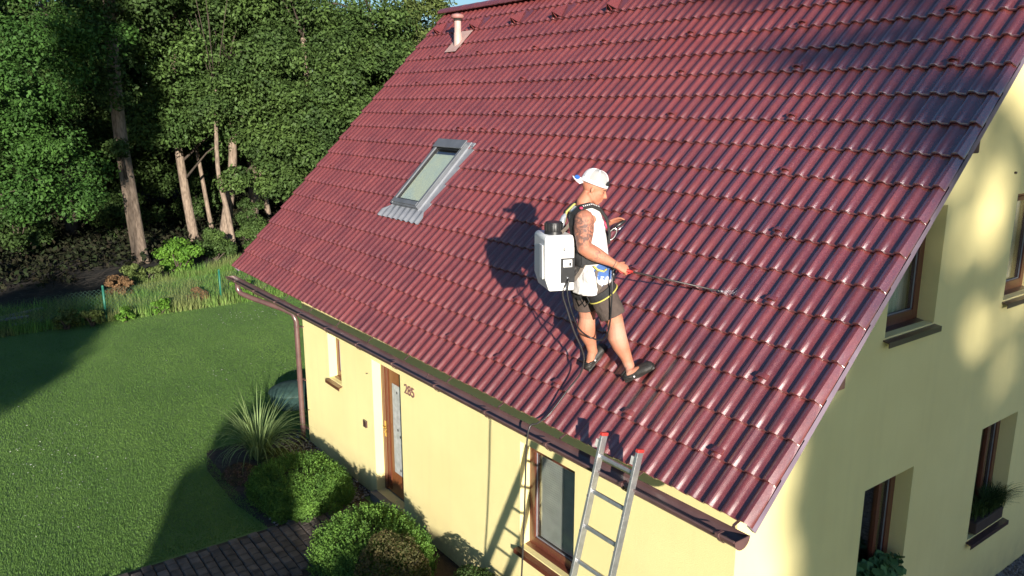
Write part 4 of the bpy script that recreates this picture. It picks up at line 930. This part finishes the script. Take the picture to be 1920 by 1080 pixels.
# cable from the sprayer down the roof and over the gutter, rope over the eave
def roofp(x, s, h_=.034): return Vector((x, s*c45-h_*c45, s*c45+h_*c45))
hs = empty('supply_cable', (-2.03, -.2, G), 'thin grey cable hanging from the sprayer down the tiles and over the gutter', 'cable')
HO = -Vector((-2.03, -.2, G))
P_ = [w0-SO+SS*.004-ZZ*.02, Vector((-1.862, .02, 1.20)), Vector((-1.845, .06, 1.05)), Vector((-1.815, .11, .87)), Vector((-1.80, .17, .74)), Vector((-1.83, .24, .60)), Vector((-1.885, .25, .45)), Vector((-1.955, .17, .30)), Vector((-1.995, .07, .16)), Vector((-2.02, .0, .08)), Vector((-2.03, -.10, .035)), Vector((-2.03, -.185, .02)), Vector((-2.035, -.215, -.2)), Vector((-2.06, -.22, -.9)), Vector((-2.10, -.24, -1.8)), Vector((-2.16, -.30, G+.03)), Vector((-2.3, -.6, G+.015)), Vector((-2.1, -.9, G+.015))]
m = MB(); m.tube([p+HO for p in smoothpath(P_, 6)], .0078, 8); m.build('cable_line', M_HOSEG, hs, smooth=True)

# ------------------------------------------------------------------ plants near the house
def mound(name, label, cat, c, r, n, L, Wd, m, stemm=M_BARKD, up=.5, jit=.5, sprig=None, group=None):
    """leafy mound: foliage + woody stems"""
    o = empty(name, c, label, cat, group)
    k = n; d = rng.normal(0, 1, (k, 3)); d[:, 2] = np.abs(d[:, 2])*1.0-.12; d /= np.linalg.norm(d, axis=1)[:, None]
    lump = np.array([1+.10*mnoise.noise(Vector(q)*2.3)+.06*mnoise.noise(Vector(q)*6) for q in d]); rad = (1-.22*rng.random(k)**2)*lump
    P = d*rad[:, None]*np.array(r)
    if name.startswith('clipped'): d4 = np.sign(d)*np.abs(d)**.72; d4 /= (np.abs(d4)**2.6).sum(1)[:, None]**(1/2.6); P = d4*rad[:, None]*np.array(r)
    V, F = leaf_quads(P, d, L, Wd, up, jit)
    if sprig:   # upright little shoots
        ns, hh = sprig; idx = rng.choice(k, ns); base = P[idx]; ax = d[idx]*.6+np.array([0, 0, .8])+rng.normal(0, .18, (ns, 3)); ax /= np.linalg.norm(ax, axis=1)[:, None]
        PP = []; NN = []
        for q in range(9):
            t = (q+.5)/9; nn = rng.normal(0, 1, (ns, 3)); nn -= ax*np.sum(nn*ax, 1)[:, None]; nn /= np.linalg.norm(nn, axis=1)[:, None]
            PP.append(base+ax*hh*t*rng.uniform(.6, 1.2, (ns, 1))+nn*L*.25); NN.append(ax*.5+nn)
        V2, F2 = leaf_quads(np.concatenate(PP), np.concatenate(NN), L*.9, Wd*.9, 0, .3); F = np.concatenate([F, F2+len(V)]); V = np.concatenate([V, V2])
    fo = link('foliage', npmesh('foliage', V, F, m), o)
    st = MB()
    for i in range(10):
        a = i*.628; st.tube([(0.03*math.cos(a), .03*math.sin(a), -.02), (r[0]*.4*math.cos(a), r[1]*.4*math.sin(a), r[2]*.45), (r[0]*.7*math.cos(a), r[1]*.7*math.sin(a), r[2]*.7)], [.018, .012, .005], 6)
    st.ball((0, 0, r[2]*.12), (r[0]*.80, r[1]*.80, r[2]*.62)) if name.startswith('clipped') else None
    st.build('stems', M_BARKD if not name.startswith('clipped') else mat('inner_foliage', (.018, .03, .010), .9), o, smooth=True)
    return o
mound('clipped_shrub', 'rounded green clipped shrub nearer the downpipe corner beside the reed grass', 'shrub', (-7.22, -.31, G), (.80, .64, .44), 26000, .030, .013, M_YEW, sprig=(3000, .10), group='clipped shrubs by the front door')
mound('clipped_shrub', 'rounded green clipped shrub at the bottom edge right of the paved path', 'shrub', (-4.90, -.34, G), (.74, .64, .66), 26000, .030, .013, M_YEW, sprig=(3000, .10), group='clipped shrubs by the front door')
mound('brownish_shrub', 'brownish green bush growing against the front of the second clipped shrub', 'shrub', (-4.28, -.42, G), (.50, .48, .80), 11000, .030, .015, M_BROWNB, up=.2, jit=1.)
mound('low_shrub', 'low dark green bush at the wall foot by the bottom edge', 'shrub', (-3.35, .12, G), (.55, .35, .62), 7000, .035, .018, M_LEAF1, up=.2, jit=1.)
mound('groundcover_cushion', 'low greenish cushion plant between the reed grass and house corner', 'plant', (-8.45, -.18, G), (.42, .28, .20), 3500, .030, .014, M_LEAF3, jit=1.)
mound('heather_cushion', 'low pinkish brown cushion plant left of the nearer clipped shrub', 'plant', (-8.35, -.80, G), (.38, .26, .16), 3000, .026, .012, mat('pinkish_leaf', (.16, .09, .075), .8, (.06, .07, .03), 14, island=.4), jit=1.)
# reed grass clump
o = empty('reed_grass', (-8.88, -.34, G), 'tall pale striped reed grass clump with arching blades on the lawn edge', 'grass clump')
V = []; F = []
for i in range(260):
    a = rng.uniform(0, 2*math.pi); r0 = rng.uniform(0, .16); L = rng.uniform(.5, 1.18); out_ = rng.uniform(.15, 1.15); w = rng.uniform(.012, .022); k = len(V); N = 7
    d = Vector((math.cos(a), math.sin(a), 0)); e = Vector((-d.y, d.x, 0)); p = d*r0; ang = R(88)-out_*R(25)
    for j in range(N+1):
        t = j/N; ww = w*(1-t**2)*.5+.0008; V += [tuple(p-e*ww), tuple(p+e*ww)]
        p = p+(d*math.cos(ang)+ZZ*math.sin(ang))*L/N; ang -= out_*R(26)*(.4+t)
    F += [(k+2*j, k+2*j+1, k+2*j+3, k+2*j+2) for j in range(N)]
me = bpy.data.meshes.new('blades'); me.from_pydata(V, [], F); me.materials.append(M_REED); link('blades', me, o)
# tub behind the corner
o = empty('plastic_tub', (-10.75, .98, G), 'dark teal plastic tub with domed cover behind the far house corner', 'tub')
m = MB(); m.tube([(0, 0, 0), (0, 0, .05), (0, 0, .24), (0, 0, .27)], [.38, .40, .44, .45], 28); m.build('basin', M_TUB, o, angle=40)
m = MB(); m.tube([(0, 0, .272), (0, 0, .31), (0, 0, .37), (0, 0, .41), (0, 0, .42)], [.46, .44, .33, .17, .04], 28); cv = m.build('cover', mat('teal_film', (.030, .070, .058), .75, (.018, .045, .038), 9, .8, 14), o, smooth=True)
# window planters
def planter(yc, z, label, kind):
    o = empty('window_planter', (WX-.05, yc, z), label, 'planter')
    m = MB(); m.b2((-.075, -.33, .0), (.075, .33, .14)); m.build('box', M_TERRA, o, bevel=.01)
    m = MB(); m.b2((-.065, -.32, .141), (.065, .32, .146)); m.build('soil', M_BED, o)
    if kind == 'grass':
        V = []; F = []
        for i in range(700):
            a = rng.uniform(0, 6.28); p = Vector((rng.normal(.0, .03), rng.normal(.10, .15), .14)); d = Vector((math.cos(a), math.sin(a), 0)); d.x += .35; e = Vector((-d.y, d.x, 0)).normalized(); ang = R(85); L = rng.uniform(.18, .40); k = len(V)
            for j in range(5):
                w = .0035*(1-j/5)+.0005; V += [tuple(p-e*w), tuple(p+e*w)]; p = p+(d*math.cos(ang)+ZZ*math.sin(ang))*L/4; ang -= R(22)
            F += [(k+2*j, k+2*j+1, k+2*j+3, k+2*j+2) for j in range(4)]
        me = bpy.data.meshes.new('blades'); me.from_pydata(V, [], F); me.materials.append(M_LEAF1); link('blades', me, o)
    else:
        n_ = 240; P = np.stack([np.clip(rng.normal(.02, .06, n_), -.10, .13), rng.uniform(-.34, .34, n_), .15+rng.uniform(0, .22, n_)], 1); N = np.stack([rng.normal(.5, .4, n_), rng.normal(0, .4, n_), rng.normal(.8, .3, n_)], 1)
        V = []; F = []
        for p, nn in zip(P, N):
            nn = Vector(nn).normalized(); a = nn.orthogonal().normalized(); b = nn.cross(a); r_ = rng.uniform(.025, .05); k = len(V)
            V += [tuple(Vector(p)+(a*math.cos(q*math.pi/4)+b*math.sin(q*math.pi/4))*r_*(1+.12*(q % 2))+nn*.006*(q % 2)) for q in range(8)]; F.append(tuple(range(k, k+8)))
        me = bpy.data.meshes.new('leaves'); me.from_pydata(V, [], F); me.materials.append(mat('geranium_leaf', (.07, .15, .05), .5, (.05, .11, .04), 8, island=.3)); link('leaves', me, o)
planter(5.12, -1.955, 'planter of thin grass blades on the sill of the farther lower gable window', 'grass')
planter(2.80, -1.955, 'planter of round green leaves on the sill of the nearer lower gable window', 'leaf')

# ------------------------------------------------------------------ fence and wild strip
fe = empty('wire_fence', (-19.4, 0, G), 'low green wire mesh fence along the far edge of the lawn', 'fence')
fy = lambda y: -.00-.12*max(0, y)
ys = [-6.5, -3.6, -.72, 2.3, 5.3, 8.3, 11.3]
for y in ys:
    m = MB(); m.tube([(fy(y)+.1, y, 0), (fy(y)+.1, y, .92)], .030, 8); m.ball((fy(y)+.1, y, .925), .032, nu=8, nv=5); m.build('post', M_FENCE, fe, smooth=True)
m = MB()
for a, b in zip(ys, ys[1:]):
    n_ = int((b-a)/.10)
    for i in range(n_):
        t0, t1 = i/n_, (i+1)/n_
        for r_ in range(8):
            z0, z1 = .05+.1*r_, .15+.1*r_
            for (u, zz), (u2, z2) in (((t0, z0), (t1, z1)), ((t0, z1), (t1, z0))):
                ya, yb = a+(b-a)*u, a+(b-a)*u2; A_, B_ = Vector((fy(ya)+.1, ya, zz)), Vector((fy(yb)+.1, yb, z2)); m.add([A_, B_, B_+Vector((0, 0, .006)), A_+Vector((0, 0, .006))], [(0, 1, 2, 3)])
m.build('wire_mesh', mat('green_wire', (.02, .07, .05), .5), fe, fix=False)

def bush(name, label, cat, c, r, n, L, m, group=None, clumps=14):
    o = empty(name, c, label, cat, group); lob = [(0, 0, r[2]*.85, r[0]*.8, r[1]*.8, r[2]*.8)]
    C_ = in_lobes(lob, clumps, .35); Rr = np.full((len(C_), 1), min(r)*.36)*rng.uniform(.7, 1.3, (len(C_), 1)); P, d = clump_points(C_, Rr, n//len(C_), .3)
    P[:, 2] = np.abs(P[:, 2]); V, F = leaf_quads(P, d, L, L*.55, .5, .6); link('foliage', npmesh('foliage', V, F, m), o)
    st = MB(); [st.tube([(0, 0, -.03), tuple(np.array(C_[i])*.55), tuple(C_[i])], [.03, .02, .008], 6) for i in range(min(10, len(C_)))]; st.build('stems', M_BARKD, o); return o
bush('bright_bush', 'bright light green leafy bush right of the big sunlit tree trunk', 'bush', (-24.3, 2.35, G), (.95, .85, .75), 5200, .10, M_LEAF4, clumps=20)
bush('leafy_bush', 'green leafy bush in front of the middle tree trunks', 'bush', (-26.0, 4.05, G), (.8, .9, .70), 4200, .10, M_LEAF2, clumps=20)
bush('leafy_bush', 'green leafy bush beside the roof corner under the slim trunks', 'bush', (-27.2, 6.0, G), (.9, 1.1, .75), 4200, .10, M_LEAF2, clumps=20)
bush('ivy_bush', 'tall narrow green bush growing at the foot of the slim leaning trunk', 'bush', (-28.3, 6.1, G), (.6, .6, 1.3), 4200, .10, M_LEAF1, clumps=22)
bush('dry_bush', 'dry brown withered bush at the edge of the dark woodland', 'bush', (-21.9, .15, G), (.75, .55, .42), 2600, .08, M_DEAD)
bush('dry_grass_tuft', 'dry brown grass tuft in the wild strip near the roof corner', 'grass tuft', (-19.9, 1.8, G), (.45, .40, .28), 1600, .09, M_DEAD)
bush('weed_bush', 'olive green weedy bush behind the dry brown bush', 'bush', (-23.2, 1.0, G), (.9, .8, .45), 3200, .08, M_LEAF3)
for i, (x, y, r_, lb) in enumerate(((-19.0, -1.65, .32, 'nettle clump left of the green fence post, partly in shade'), (-18.95, -1.1, .30, 'nettle clump between shaded nettles and the green fence post'), (-18.9, -.35, .24, 'yellow green weed clump just right of the green fence post'), (-19.2, .55, .26, 'yellow green weed clump farther right along the lawn edge'), (-19.6, 2.9, .34, 'yellow green weed clump below the roof corner at the lawn edge'))):
    bush('weed_clump', lb, 'weeds', (x, y, G), (r_, r_*1.2, r_*1.0), 900, .075, M_LEAF3 if i < 2 else M_LEAF4, 'weed clumps along the lawn edge')
for i, (x, y, a, L) in enumerate(((-20.3, -2.6, .3, 1.8), (-20.0, -2.2, .15, 1.2), (-20.7, -2.9, .5, 2.2), (-20.2, -3.1, .05, 1.5))):
    o = empty('pale_board', (x, y, G), ['pale board lying nearest the nettles', 'short pale board in front of the board pile', 'long pale board at the back of the board pile', 'pale board at the left edge of the photo'][i], 'board', 'pale boards lying by the fence', (0, 0, math.pi/2+a)); m = MB(); m.b2((-L/2, -.09, .02+.05*i), (L/2, .09, .06+.05*i)); m.build('plank', M_STONE, o)

# ------------------------------------------------------------------ woodland trees
def crown(lobes, clumps, per_, rc, L, m, surf=.5, name='crown'):
    C_ = in_lobes(lobes, clumps, surf); Rr = rc*rng.uniform(.6, 1.35, (len(C_), 1)); P, d = clump_points(C_, Rr, per_, .35)
    V, F = leaf_quads(P, d*.8, L, L*.55, .45, .55); return npmesh(name, V, F, m), C_
GROUPW = 'woodland trees beyond the lawn'
def tree(label, base, pts, rad, lobes, clumps, per_, rc, L, m, bark=M_BARK, name='broadleaf_tree', group=GROUPW, branches=14, me=None, surf=.5):
    b = Vector(base); o = empty(name, base, label, 'tree', group)
    P = smoothpath([Vector(p) for p in pts], 4); n_ = len(P); ra = [rad[0]+(rad[1]-rad[0])*i/(n_-1)+(rad[0]*.35 if i == 0 else 0) for i in range(n_)]
    t = MB(); t.tube(P, ra, 12); 
    if me is None: me, C_ = crown(lobes, clumps, per_, rc, L, m, surf)
    else: C_ = in_lobes(lobes, 20)
    tr = t.build('trunk', bark, o, smooth=True); bm_ = MB()
    for c in C_[rng.permutation(len(C_))[:branches]] if len(pts) else []:
        c = Vector(c); k = min(n_-1, max(2, int(n_*min(1, max(.3, c.z/(P[-1].z+.01)-.12))))); s = P[k]; mid = s*.5+c*.5+Vector((0, 0, .2)); bm_.tube([s, mid, c], [ra[k]*.35, ra[k]*.18, .01], 6)
    bm_.build('branches', M_BARKD, tr, smooth=True)
    link('crown', me, o); return o
def TR(label, base, pts, rad, lobes, dens=1., m=M_LEAF2, bark=M_BARK, L=.15, rc=.78, **k):
    """lobes in world metres; the crown is built relative to the trunk base"""
    lob = [(a-base[0], b_-base[1], c-base[2], *r_) for a, b_, c, r_ in lobes]+[(0, 0, 12.6, 2.6, 2.5, 1.8)]  # high lobe out of view, added to cut sky light in the wood
    vol = sum((l_[3]*l_[4]*l_[5])**(2/3) for l_ in lob)
    return tree(label, base, pts, rad, lob, int(10*vol*dens), 400, rc, L, m, bark, surf=.7, **k)
TR('big sunlit grey trunk left of the bright bush, crown high above', (-27.2, 1.8, G), [(0, 0, -.1), (-.1, -.12, 2.5), (-.2, -.2, 5), (-.2, -.1, 9)], (.27, .19), [(-28.3, 1.9, 7.9, (2.4, 2.2, 1.7)), (-27.6, 3.4, 6.0, (1.2, 1.1, .8)), (-26.8, 1.5, 1.4, (.28, .32, .3)), (-26.7, 1.35, 3.6, (.4, .5, 1.5)), (-26.6, 1.3, 5.6, (.5, .6, .8))], .8, M_LEAF1)  # upper two lobes beside the trunk are added leaves that darken it
TR('broad green tree filling the upper left corner of the photo', (-26.4, -3.2, G), [(0, 0, -.1), (.1, .2, 3), (0, .3, 6), (0, 0, 9)], (.25, .1), [(-25.7, -.85, .5, (1.3, 1.6, 1.15)), (-25.8, -1.0, 3.6, (1.4, 1.4, 1.5)), (-25.7, .7, 5.0, (.9, 1.1, .6)), (-25.9, -2.2, -.4, (.6, .7, .45)), (-26.4, -.6, 2.2, (1.2, 1.3, .9)), (-25.4, -4.6, 3.2, (2.2, 2.1, 3.2)), (-26.5, -2.2, 7.2, (2.3, 2.2, 1.5))], .9, M_LEAF4B, M_BARKD, L=.125)  # tallest lobe, mostly out of view, added to shade the wood behind it
TR('straight trunk between the big sunlit trunk and the leaning trunk', (-30.3, 4.5, G), [(0, 0, -.1), (-.15, -.2, 2.5), (-.2, -.3, 5.5), (0, 0, 9)], (.20, .1), [(-29.4, 4.2, 4.7, (1.8, 1.9, 1.8)), (-29.8, 3.7, 2.0, (1.1, .9, .8)), (-29.7, 5.3, 2.1, (1.3, 1.3, 1.2)), (-30, 4.6, 7.6, (2.4, 2.3, 1.6))], 1.1, M_LEAF3B)
TR('stout trunk leaning right behind the slim pale trunk', (-29.0, 5.2, G), [(0, 0, -.1), (.05, .35, 1.7), (.1, .65, 3.6), (.2, .7, 7)], (.24, .12), [(-28.2, 6.3, 4.4, (1.7, 1.8, 2.2)), (-28.1, 6.6, 1.7, (1.2, 1.4, 1.0)), (-28.4, 6.2, 7.4, (2.2, 2.0, 1.4))], 1.1, M_LEAF2)
TR('slim pale trunk in front of the stout leaning trunk', (-27.5, 5.2, G), [(0, 0, -.1), (-.05, -.15, 1.5), (-.1, -.35, 3.2), (-.1, -.2, 6)], (.12, .06), [(-27.5, 5.3, .0, (.45, .55, .5)), (-27.6, 5.4, 2.8, (1.0, 1.0, .9))], 1., M_LEAF2, branches=8)
TR('very slim pale trunk between the straight and leaning trunks', (-32.0, 5.7, G), [(0, 0, -.1), (-.1, -.2, 2.2), (-.15, -.4, 5), (0, -.3, 8)], (.10, .05), [(-31.5, 5.6, 4.4, (1.5, 1.6, 2.2))], .9, M_LEAF1, branches=8)
TR('thin trunk just left of the roof verge with leafy crown above it', (-33.6, 8.8, G), [(0, 0, -.1), (.2, -.3, 2.0), (.3, -.5, 4), (0, 0, 8)], (.14, .07), [(-29.7, 7.2, 6.4, (1.8, 1.8, 1.4)), (-30.5, 8.0, 2.0, (1.6, 1.5, 2.0))], 1., M_LEAF1)
TR('dense green tree whose foliage reaches down to the roof verge', (-27.9, 8.6, G), [(0, 0, -.1), (.1, .1, 3), (0, 0, 8)], (.2, .1), [(-26.9, 7.9, 3.6, (1.8, 1.9, 2.0)), (-26.9, 7.7, .9, (1.4, 1.4, 1.2)), (-27.4, 7.1, -.6, (.7, .8, .6)), (-26.3, 9.2, 2.0, (1.6, 1.7, 1.8))], 1.2, M_LEAF2)
TR('green tree left of the vent pipe behind the roof verge', (-27.6, 11.4, G), [(0, 0, -.1), (.1, .1, 3), (0, 0, 9)], (.2, .1), [(-26.3, 10.6, 4.3, (1.8, 1.8, 2.2)), (-28.0, 9.7, 5.9, (1.8, 1.8, 1.7)), (-26.6, 11.7, 3.4, (1.4, 1.5, 1.6))], 1.1, M_LEAF2)
TR('olive green sparse tree at the upper end of the roof verge', (-28.2, 13.8, G), [(0, 0, -.1), (.1, .1, 3), (0, 0, 9)], (.2, .1), [(-26.9, 12.8, 5.0, (1.7, 1.7, 1.9)), (-27.5, 14.4, 5.0, (1.8, 1.8, 2.2))], .75, M_LEAF3)
TR('tall tree with dappled crown above the leaning trunk', (-33.5, 8.0, G), [(0, 0, -.1), (.1, .1, 4), (0, 0, 10)], (.24, .12), [(-32.5, 7.8, 6.2, (2.4, 2.4, 2.4)), (-32.5, 7.2, 2.2, (2.0, 1.8, 1.8))], .9, M_LEAF1)
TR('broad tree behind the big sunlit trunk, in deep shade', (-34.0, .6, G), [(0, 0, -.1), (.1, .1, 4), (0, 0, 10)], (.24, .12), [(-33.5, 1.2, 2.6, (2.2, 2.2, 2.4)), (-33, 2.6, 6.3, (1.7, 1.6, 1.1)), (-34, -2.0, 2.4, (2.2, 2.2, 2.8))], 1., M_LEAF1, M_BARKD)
# darker rows behind: copies that share crown meshes
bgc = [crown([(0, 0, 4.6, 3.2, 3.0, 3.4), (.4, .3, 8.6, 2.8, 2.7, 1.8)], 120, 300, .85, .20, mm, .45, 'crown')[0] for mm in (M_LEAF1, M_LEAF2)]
spots_ = [(-37.5, -5, 1.05), (-38.5, -.6, .82), (-37.8, 3.6, .95), (-39.5, 8.2, 1.0), (-38.5, 12.8, 1.0), (-38, 17.6, .92), (-40, 22.5, .98), (-45, -3, 1.25), (-46, 4, 1.1), (-46, 11, 1.15), (-45, 19, 1.0), (-46, 27, 1.0), (-42, 31, 1.0), (-52, 0, 1.4), (-54, 14, 1.3)]
bl = ['left edge', 'gap left of the big trunk', 'gap right of the big trunk', 'leaning trunk', 'slim verge trunk', 'vent pipe tree', 'ridge end']
for i, (x, y, s) in enumerate(spots_):
    o = empty('background_tree', (x, y, G), 'shaded dense background tree deep in the woodland behind the front row', 'tree', 'shaded background trees deep in the woodland', (0, 0, i*1.3)); o.scale = (s, s, s)
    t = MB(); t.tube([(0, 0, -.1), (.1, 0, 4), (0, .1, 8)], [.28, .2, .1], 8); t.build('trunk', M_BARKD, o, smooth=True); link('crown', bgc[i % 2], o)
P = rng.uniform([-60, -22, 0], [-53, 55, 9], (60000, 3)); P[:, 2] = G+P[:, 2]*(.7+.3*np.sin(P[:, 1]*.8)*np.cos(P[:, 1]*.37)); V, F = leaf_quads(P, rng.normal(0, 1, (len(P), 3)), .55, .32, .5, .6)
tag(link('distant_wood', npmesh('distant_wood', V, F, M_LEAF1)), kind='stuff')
for i, (x, y, r_, h_) in enumerate(((-31.5, -1.6, 1.6, 1.3), (-33.5, 2.6, 1.8, 1.2), (-36.0, 6.0, 2.0, 1.6), (-33.0, -4.5, 1.8, 1.6), (-36.5, 11.5, 2.0, 1.8))):
    bush('undergrowth_bush', ['dark bush in the shade left of the big sunlit trunk', 'dark bush in the shade right of the big sunlit trunk', 'dark bush behind the leaning trunk', 'dark bush in the lower left shade of the wood', 'dark bush behind the roof verge'][i], 'bush', (x, y, G), (r_, r_, h_), 5000, .14, M_LEAF1, 'undergrowth bushes in the wood', 22)
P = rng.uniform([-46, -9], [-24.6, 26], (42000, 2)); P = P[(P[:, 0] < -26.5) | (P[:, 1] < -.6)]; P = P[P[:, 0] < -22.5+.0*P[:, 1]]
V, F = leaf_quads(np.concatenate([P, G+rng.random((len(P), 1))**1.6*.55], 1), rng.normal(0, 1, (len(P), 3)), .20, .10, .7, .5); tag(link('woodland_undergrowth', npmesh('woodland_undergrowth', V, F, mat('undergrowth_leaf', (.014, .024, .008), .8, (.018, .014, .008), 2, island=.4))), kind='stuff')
# twigs and dead branches on the shaded woodland floor
n_ = 500; V = []; F = []
for i in range(n_):
    x, y = rng.uniform(-28, -21.5), rng.uniform(-4.5, .6); a = rng.uniform(0, 3.14); L = rng.uniform(.2, 1.1); d = Vector((math.cos(a), math.sin(a), rng.uniform(-.05, .2))); e = Vector((-d.y, d.x, .3)).normalized()*.012; p = Vector((x, y, G+.05)); k = len(V); V += [tuple(p-e), tuple(p+e), tuple(p+d*L)]; F.append((k, k+1, k+2))
me = bpy.data.meshes.new('forest_litter'); me.from_pydata(V, [], F); me.materials.append(mat('twig', (.05, .04, .03), .9)); tag(link('forest_litter', me), kind='stuff')

# ------------------------------------------------------------------ trees outside the frame whose shade falls on the gable, lawn and wood
def shade_tree(label, c, r, clumps, per_, rc, m=M_LEAF1, L=.17, extra=()):
    x, y, z = c; o = empty('garden_tree', (x, y, G), label, 'tree', 'garden trees in front of the house'); z -= G
    me, C_ = crown([(0, 0, z, *r)]+[(a, b_, cz-G, *r_) for a, b_, cz, r_ in extra], clumps, per_, rc, L, m, .25); link('crown', me, o)
    t = MB(); t.tube([(0, 0, -.1), (0, 0, max(.5, z*.6)), (0, 0, z)], [.2, .15, .06], 10); t.build('trunk', M_BARK, o, smooth=True)
shade_tree('tall narrow garden tree on the gable side of the house', (50.8, -21.05, 13.3), (1.0, 1.0, 2.5), 115, 360, .32, extra=[(.5, .8, 16.6, (1.4, 1.4, 1.3))])
shade_tree('broad garden tree on the gable side of the house', (51.2, -20.3, 10.6), (2.15, 2.15, 2.1), 260, 420, .45, extra=[(-.3, -.6, 12.3, (1.0, 1.0, 1.0)), (-.6, -1.3, 11.2, (.8, .8, 1.9))])
shade_tree('thin sparse tree added out of view to dim the sun patch on the gable', (52.4, -20.0, 14.0), (.95, .95, 1.5), 26, 150, .4)  # sparse leaves put in to weaken the upper sun patch on the gable
shade_tree('rounded garden tree farther back on the gable side', (52.6, -17.3, 11.0), (2.6, 2.6, 2.4), 260, 420, .55, extra=[(-1.0, -1.5, 9.4, (1.2, 1.2, 1.3))])
shade_tree('low round garden tree on the front lawn', (7.31, -7.99, .1), (.98, .98, 1.4), 200, 500, .28)
shade_tree('small round garden shrub tree nearer the front wall', (7.96, -6.58, -.9), (1.5, 1.5, 1.5), 200, 500, .34)
shade_tree('garden tree at the far left of the front lawn', (2.39, -13.8, 1.9), (2.6, 2.6, 1.4), 240, 420, .7)
shade_tree('added poplar out of view that shades the upper part of the big trunk', (9.4, -15.4, 12.0), (.8, .8, 3.5), 110, 420, .35)  # narrow crown added only to darken the upper big trunk
print('objects', len(bpy.data.objects))
